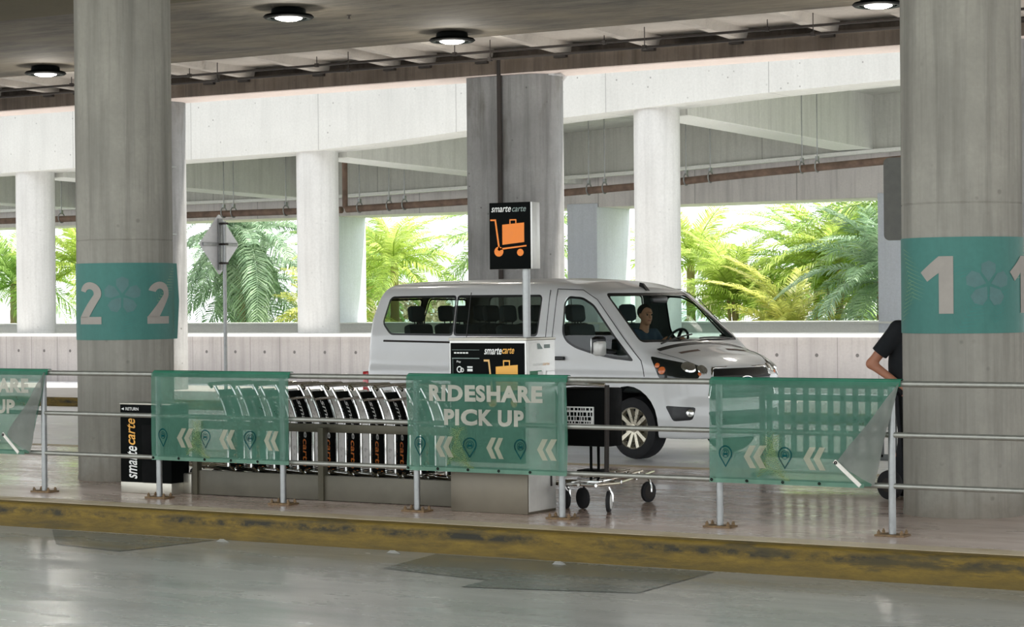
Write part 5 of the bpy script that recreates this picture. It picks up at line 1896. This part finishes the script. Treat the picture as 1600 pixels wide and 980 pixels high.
# ================================================================== palms beyond the openings
def frond_mesh(name, mat, L, arch, droop, llen, n, rnd, vee=0.3):
    mb = MB()

    def rc(t):
        return Vector((L * (t - 0.10 * droop * t * t), 0, arch * L * t - droop * L * t * t * 0.75))
    mb.tube([rc(i / 14) for i in range(15)], [0.022 * (1 - 0.85 * i / 14) + 0.003 for i in range(15)], 5)
    for i in range(n):
        t = 0.10 + 0.9 * (i + 0.5) / n
        p = rc(t)
        tg = (rc(min(1, t + 0.02)) - rc(t - 0.02)).normalized()
        up = Vector((0, 1, 0)).cross(tg) * -1
        l = llen * (0.35 + 0.65 * math.sin(PI * min(1, 0.12 + t * 0.82)) ** 0.8) * rnd.uniform(0.85, 1.1)
        for s in (-1, 1):
            fwd = 0.45 + 0.5 * t + rnd.uniform(-0.1, 0.1)
            d = (Vector((0, s, 0)) + tg * fwd + up * (vee + rnd.uniform(-0.15, 0.15))).normalized()
            w = 0.017 + 0.010 * rnd.random()
            wv = tg * w
            q0 = p
            q1 = p + d * l * 0.5
            d2 = (d + Vector((0, 0, -1)) * rnd.uniform(0.5, 1.0)).normalized()
            q2 = q1 + d2 * l * 0.33
            q3 = q2 + (d2 + Vector((0, 0, -0.7))).normalized() * l * 0.22
            v = [mb.bm.verts.new(x) for x in (q0 - wv * 0.5, q0 + wv * 0.5, q1 + wv * 1.1, q1 - wv * 1.1, q2 + wv * 0.8, q2 - wv * 0.8, q3)]
            mb.bm.faces.new((v[0], v[1], v[2], v[3]))
            mb.bm.faces.new((v[3], v[2], v[4], v[5]))
            mb.bm.faces.new((v[5], v[4], v[6]))
    me = bpy.data.meshes.new(name)
    mb.bm.to_mesh(me)
    mb.bm.free()
    me.materials.append(M[mat])
    return me


rnd = random.Random(21)
FM = {}
for mat in ('palm_green', 'palm_blue', 'palm_yellow', 'palm_lime'):
    FM[mat] = [frond_mesh('frond', mat, 2.7, 0.25, 0.75, 0.66, 46, rnd), frond_mesh('frond', mat, 3.1, 0.35, 1.0, 0.74, 50, rnd), frond_mesh('frond', mat, 2.2, 0.2, 0.55, 0.54, 42, rnd, 0.5)]


def palm(x, y, zc, label, mat, n=18, size=1.0, el0=-0.5, el1=1.35, stems=1, seed=0):
    r = random.Random(seed)
    e = thing('palm_tree', label, 'palm', (x, y, -0.2), 'palms beyond the openings')
    for s in range(stems):
        ox, oy = (0, 0) if stems == 1 else (r.uniform(-0.45, 0.45), r.uniform(-0.35, 0.35))
        zz = zc + (0 if stems == 1 else r.uniform(-0.7, 0.5)) + 0.2
        tr = MB()
        rad = 0.13 if stems == 1 else 0.05
        tr.tube([(ox * 0.4 + ox * 0.6 * k / 12, oy * 0.4 + oy * 0.6 * k / 12, zz * k / 12) for k in range(13)], [rad * (1.25 - 0.35 * k / 12) * (1.06 if k % 2 else 0.97) for k in range(13)], 12)
        tr.build('trunk', 'trunk', e, world=False)
        m = n if stems == 1 else max(5, n // stems)
        for k in range(m):
            az = 2 * PI * k / m * 1.618 * 3 + r.uniform(-0.25, 0.25)
            f = (k + 0.5) / m
            el = el0 + (el1 - el0) * f
            o = bpy.data.objects.new('frond', r.choice(FM[mat]))
            COL.objects.link(o)
            o.parent = e
            o.location = (ox, oy, zz)
            o.rotation_euler = (r.uniform(-0.5, 0.5), -el, az)
            k_ = size * r.uniform(0.85, 1.1)
            o.scale = (k_, k_, k_)
    return e


palm(-44.6, 55.4, 3.9, 'large grey green palm with drooping fronds behind the diamond sign', 'palm_blue', 46, 1.2, -1.45, 1.1, 1, 1)
palm(-40.8, 55.0, 0.9, 'low yellow palm at the lower right of the opening with the diamond sign', 'palm_yellow', 22, 0.85, 0.0, 1.4, 1, 2)
palm(-39.4, 56.6, 2.9, 'pale green palm half hidden behind the white column right of the diamond sign', 'palm_lime', 24, 0.95, -0.6, 1.3, 1, 3)
palm(-46.0, 57.5, 2.4, 'low grey green palm just right of the column numbered 2', 'palm_blue', 34, 1.1, -1.0, 1.3, 1, 15)
palm(-42.5, 59.0, 2.3, 'grey green palm low in the middle of the opening with the diamond sign', 'palm_green', 26, 1.05, -0.6, 1.3, 1, 16)
palm(-34.2, 55.6, 3.3, 'green palm spreading left from behind the wide stained pier', 'palm_green', 32, 1.1, -1.0, 1.3, 1, 4)
palm(-42.6, 60.5, 3.5, 'palm with hanging leaflets at the left of the opening above the van rear', 'palm_green', 18, 0.85, -0.7, 0.8, 1, 5)
palm(-25.2, 55.0, 0.35, 'low yellow palm just above the hood of the van', 'palm_yellow', 24, 0.95, 0.0, 1.4, 1, 6)
palm(-27.7, 57.0, 1.6, 'yellow green clump palm behind the windshield of the van', 'palm_lime', 42, 0.95, -0.2, 1.4, 3, 7)
palm(-25.0, 57.6, 2.5, 'lime green clump palm in the middle of the right hand opening', 'palm_lime', 45, 0.95, -0.2, 1.4, 3, 8)
palm(-22.0, 56.2, 3.9, 'tall palm arching across the top right of the right hand opening', 'palm_green', 30, 1.2, -0.9, 1.1, 1, 9)
palm(-22.4, 54.9, 2.1, 'grey green palm at the lower right of the right hand opening', 'palm_blue', 34, 0.95, -1.0, 1.3, 1, 10)
palm(-26.5, 60.0, 2.2, 'distant green palm behind the clump palms of the right hand opening', 'palm_green', 26, 1.2, -0.5, 1.3, 1, 14)
palm(-30.2, 59.0, 2.7, 'slender palm seen between the white column and the rectangular pier', 'palm_lime', 22, 1.0, -0.4, 1.35, 1, 11)
palm(-51.6, 55.6, 2.9, 'palm seen left of the column numbered 2', 'palm_lime', 28, 1.1, -0.7, 1.3, 1, 12)
palm(-55.2, 56.0, 2.4, 'palm at the far left edge of the picture', 'palm_green', 28, 1.1, -0.7, 1.3, 1, 13)
# pale dry bushes far behind
for i, (x, y, z, lab) in enumerate(((-50.5, 72.0, 1.6, 'pale dry bush far behind the opening above the van rear'), (-33.5, 72.0, 2.0, 'pale dry bush far behind the right hand opening'))):
    r = random.Random(40 + i)
    e = thing('dry_bush', lab, 'bush', (x, y, -0.2), 'pale bushes in the distance')
    mb = MB()
    for k in range(1500):
        a, b_ = r.uniform(0, 2 * PI), r.uniform(-0.2, 1)
        rr = r.uniform(0.75, 1.0) * 2.4
        h_ = math.sqrt(max(0, 1 - b_ * b_))
        p = Vector((rr * 1.2 * h_ * math.cos(a), rr * h_ * math.sin(a), z * 0.75 + rr * 0.62 * b_))
        d = Vector((r.uniform(-1, 1), r.uniform(-1, 1), r.uniform(-1, 1))).normalized() * 0.16
        c_ = d.orthogonal().normalized() * 0.06
        mb.poly([p - d, p + c_, p + d, p - c_])
    mb.build('foliage', 'bush', e, world=False)
    tk = MB()
    for k in range(7):
        a = k * 0.9
        tk.tube([(0.1 * math.cos(a), 0.1 * math.sin(a), 0), (0.5 * math.cos(a), 0.5 * math.sin(a), z * 0.6), (1.6 * math.cos(a), 1.6 * math.sin(a), z * 1.2)], [0.07, 0.05, 0.02], 6)
    tk.build('branches', 'trunk', e, world=False)
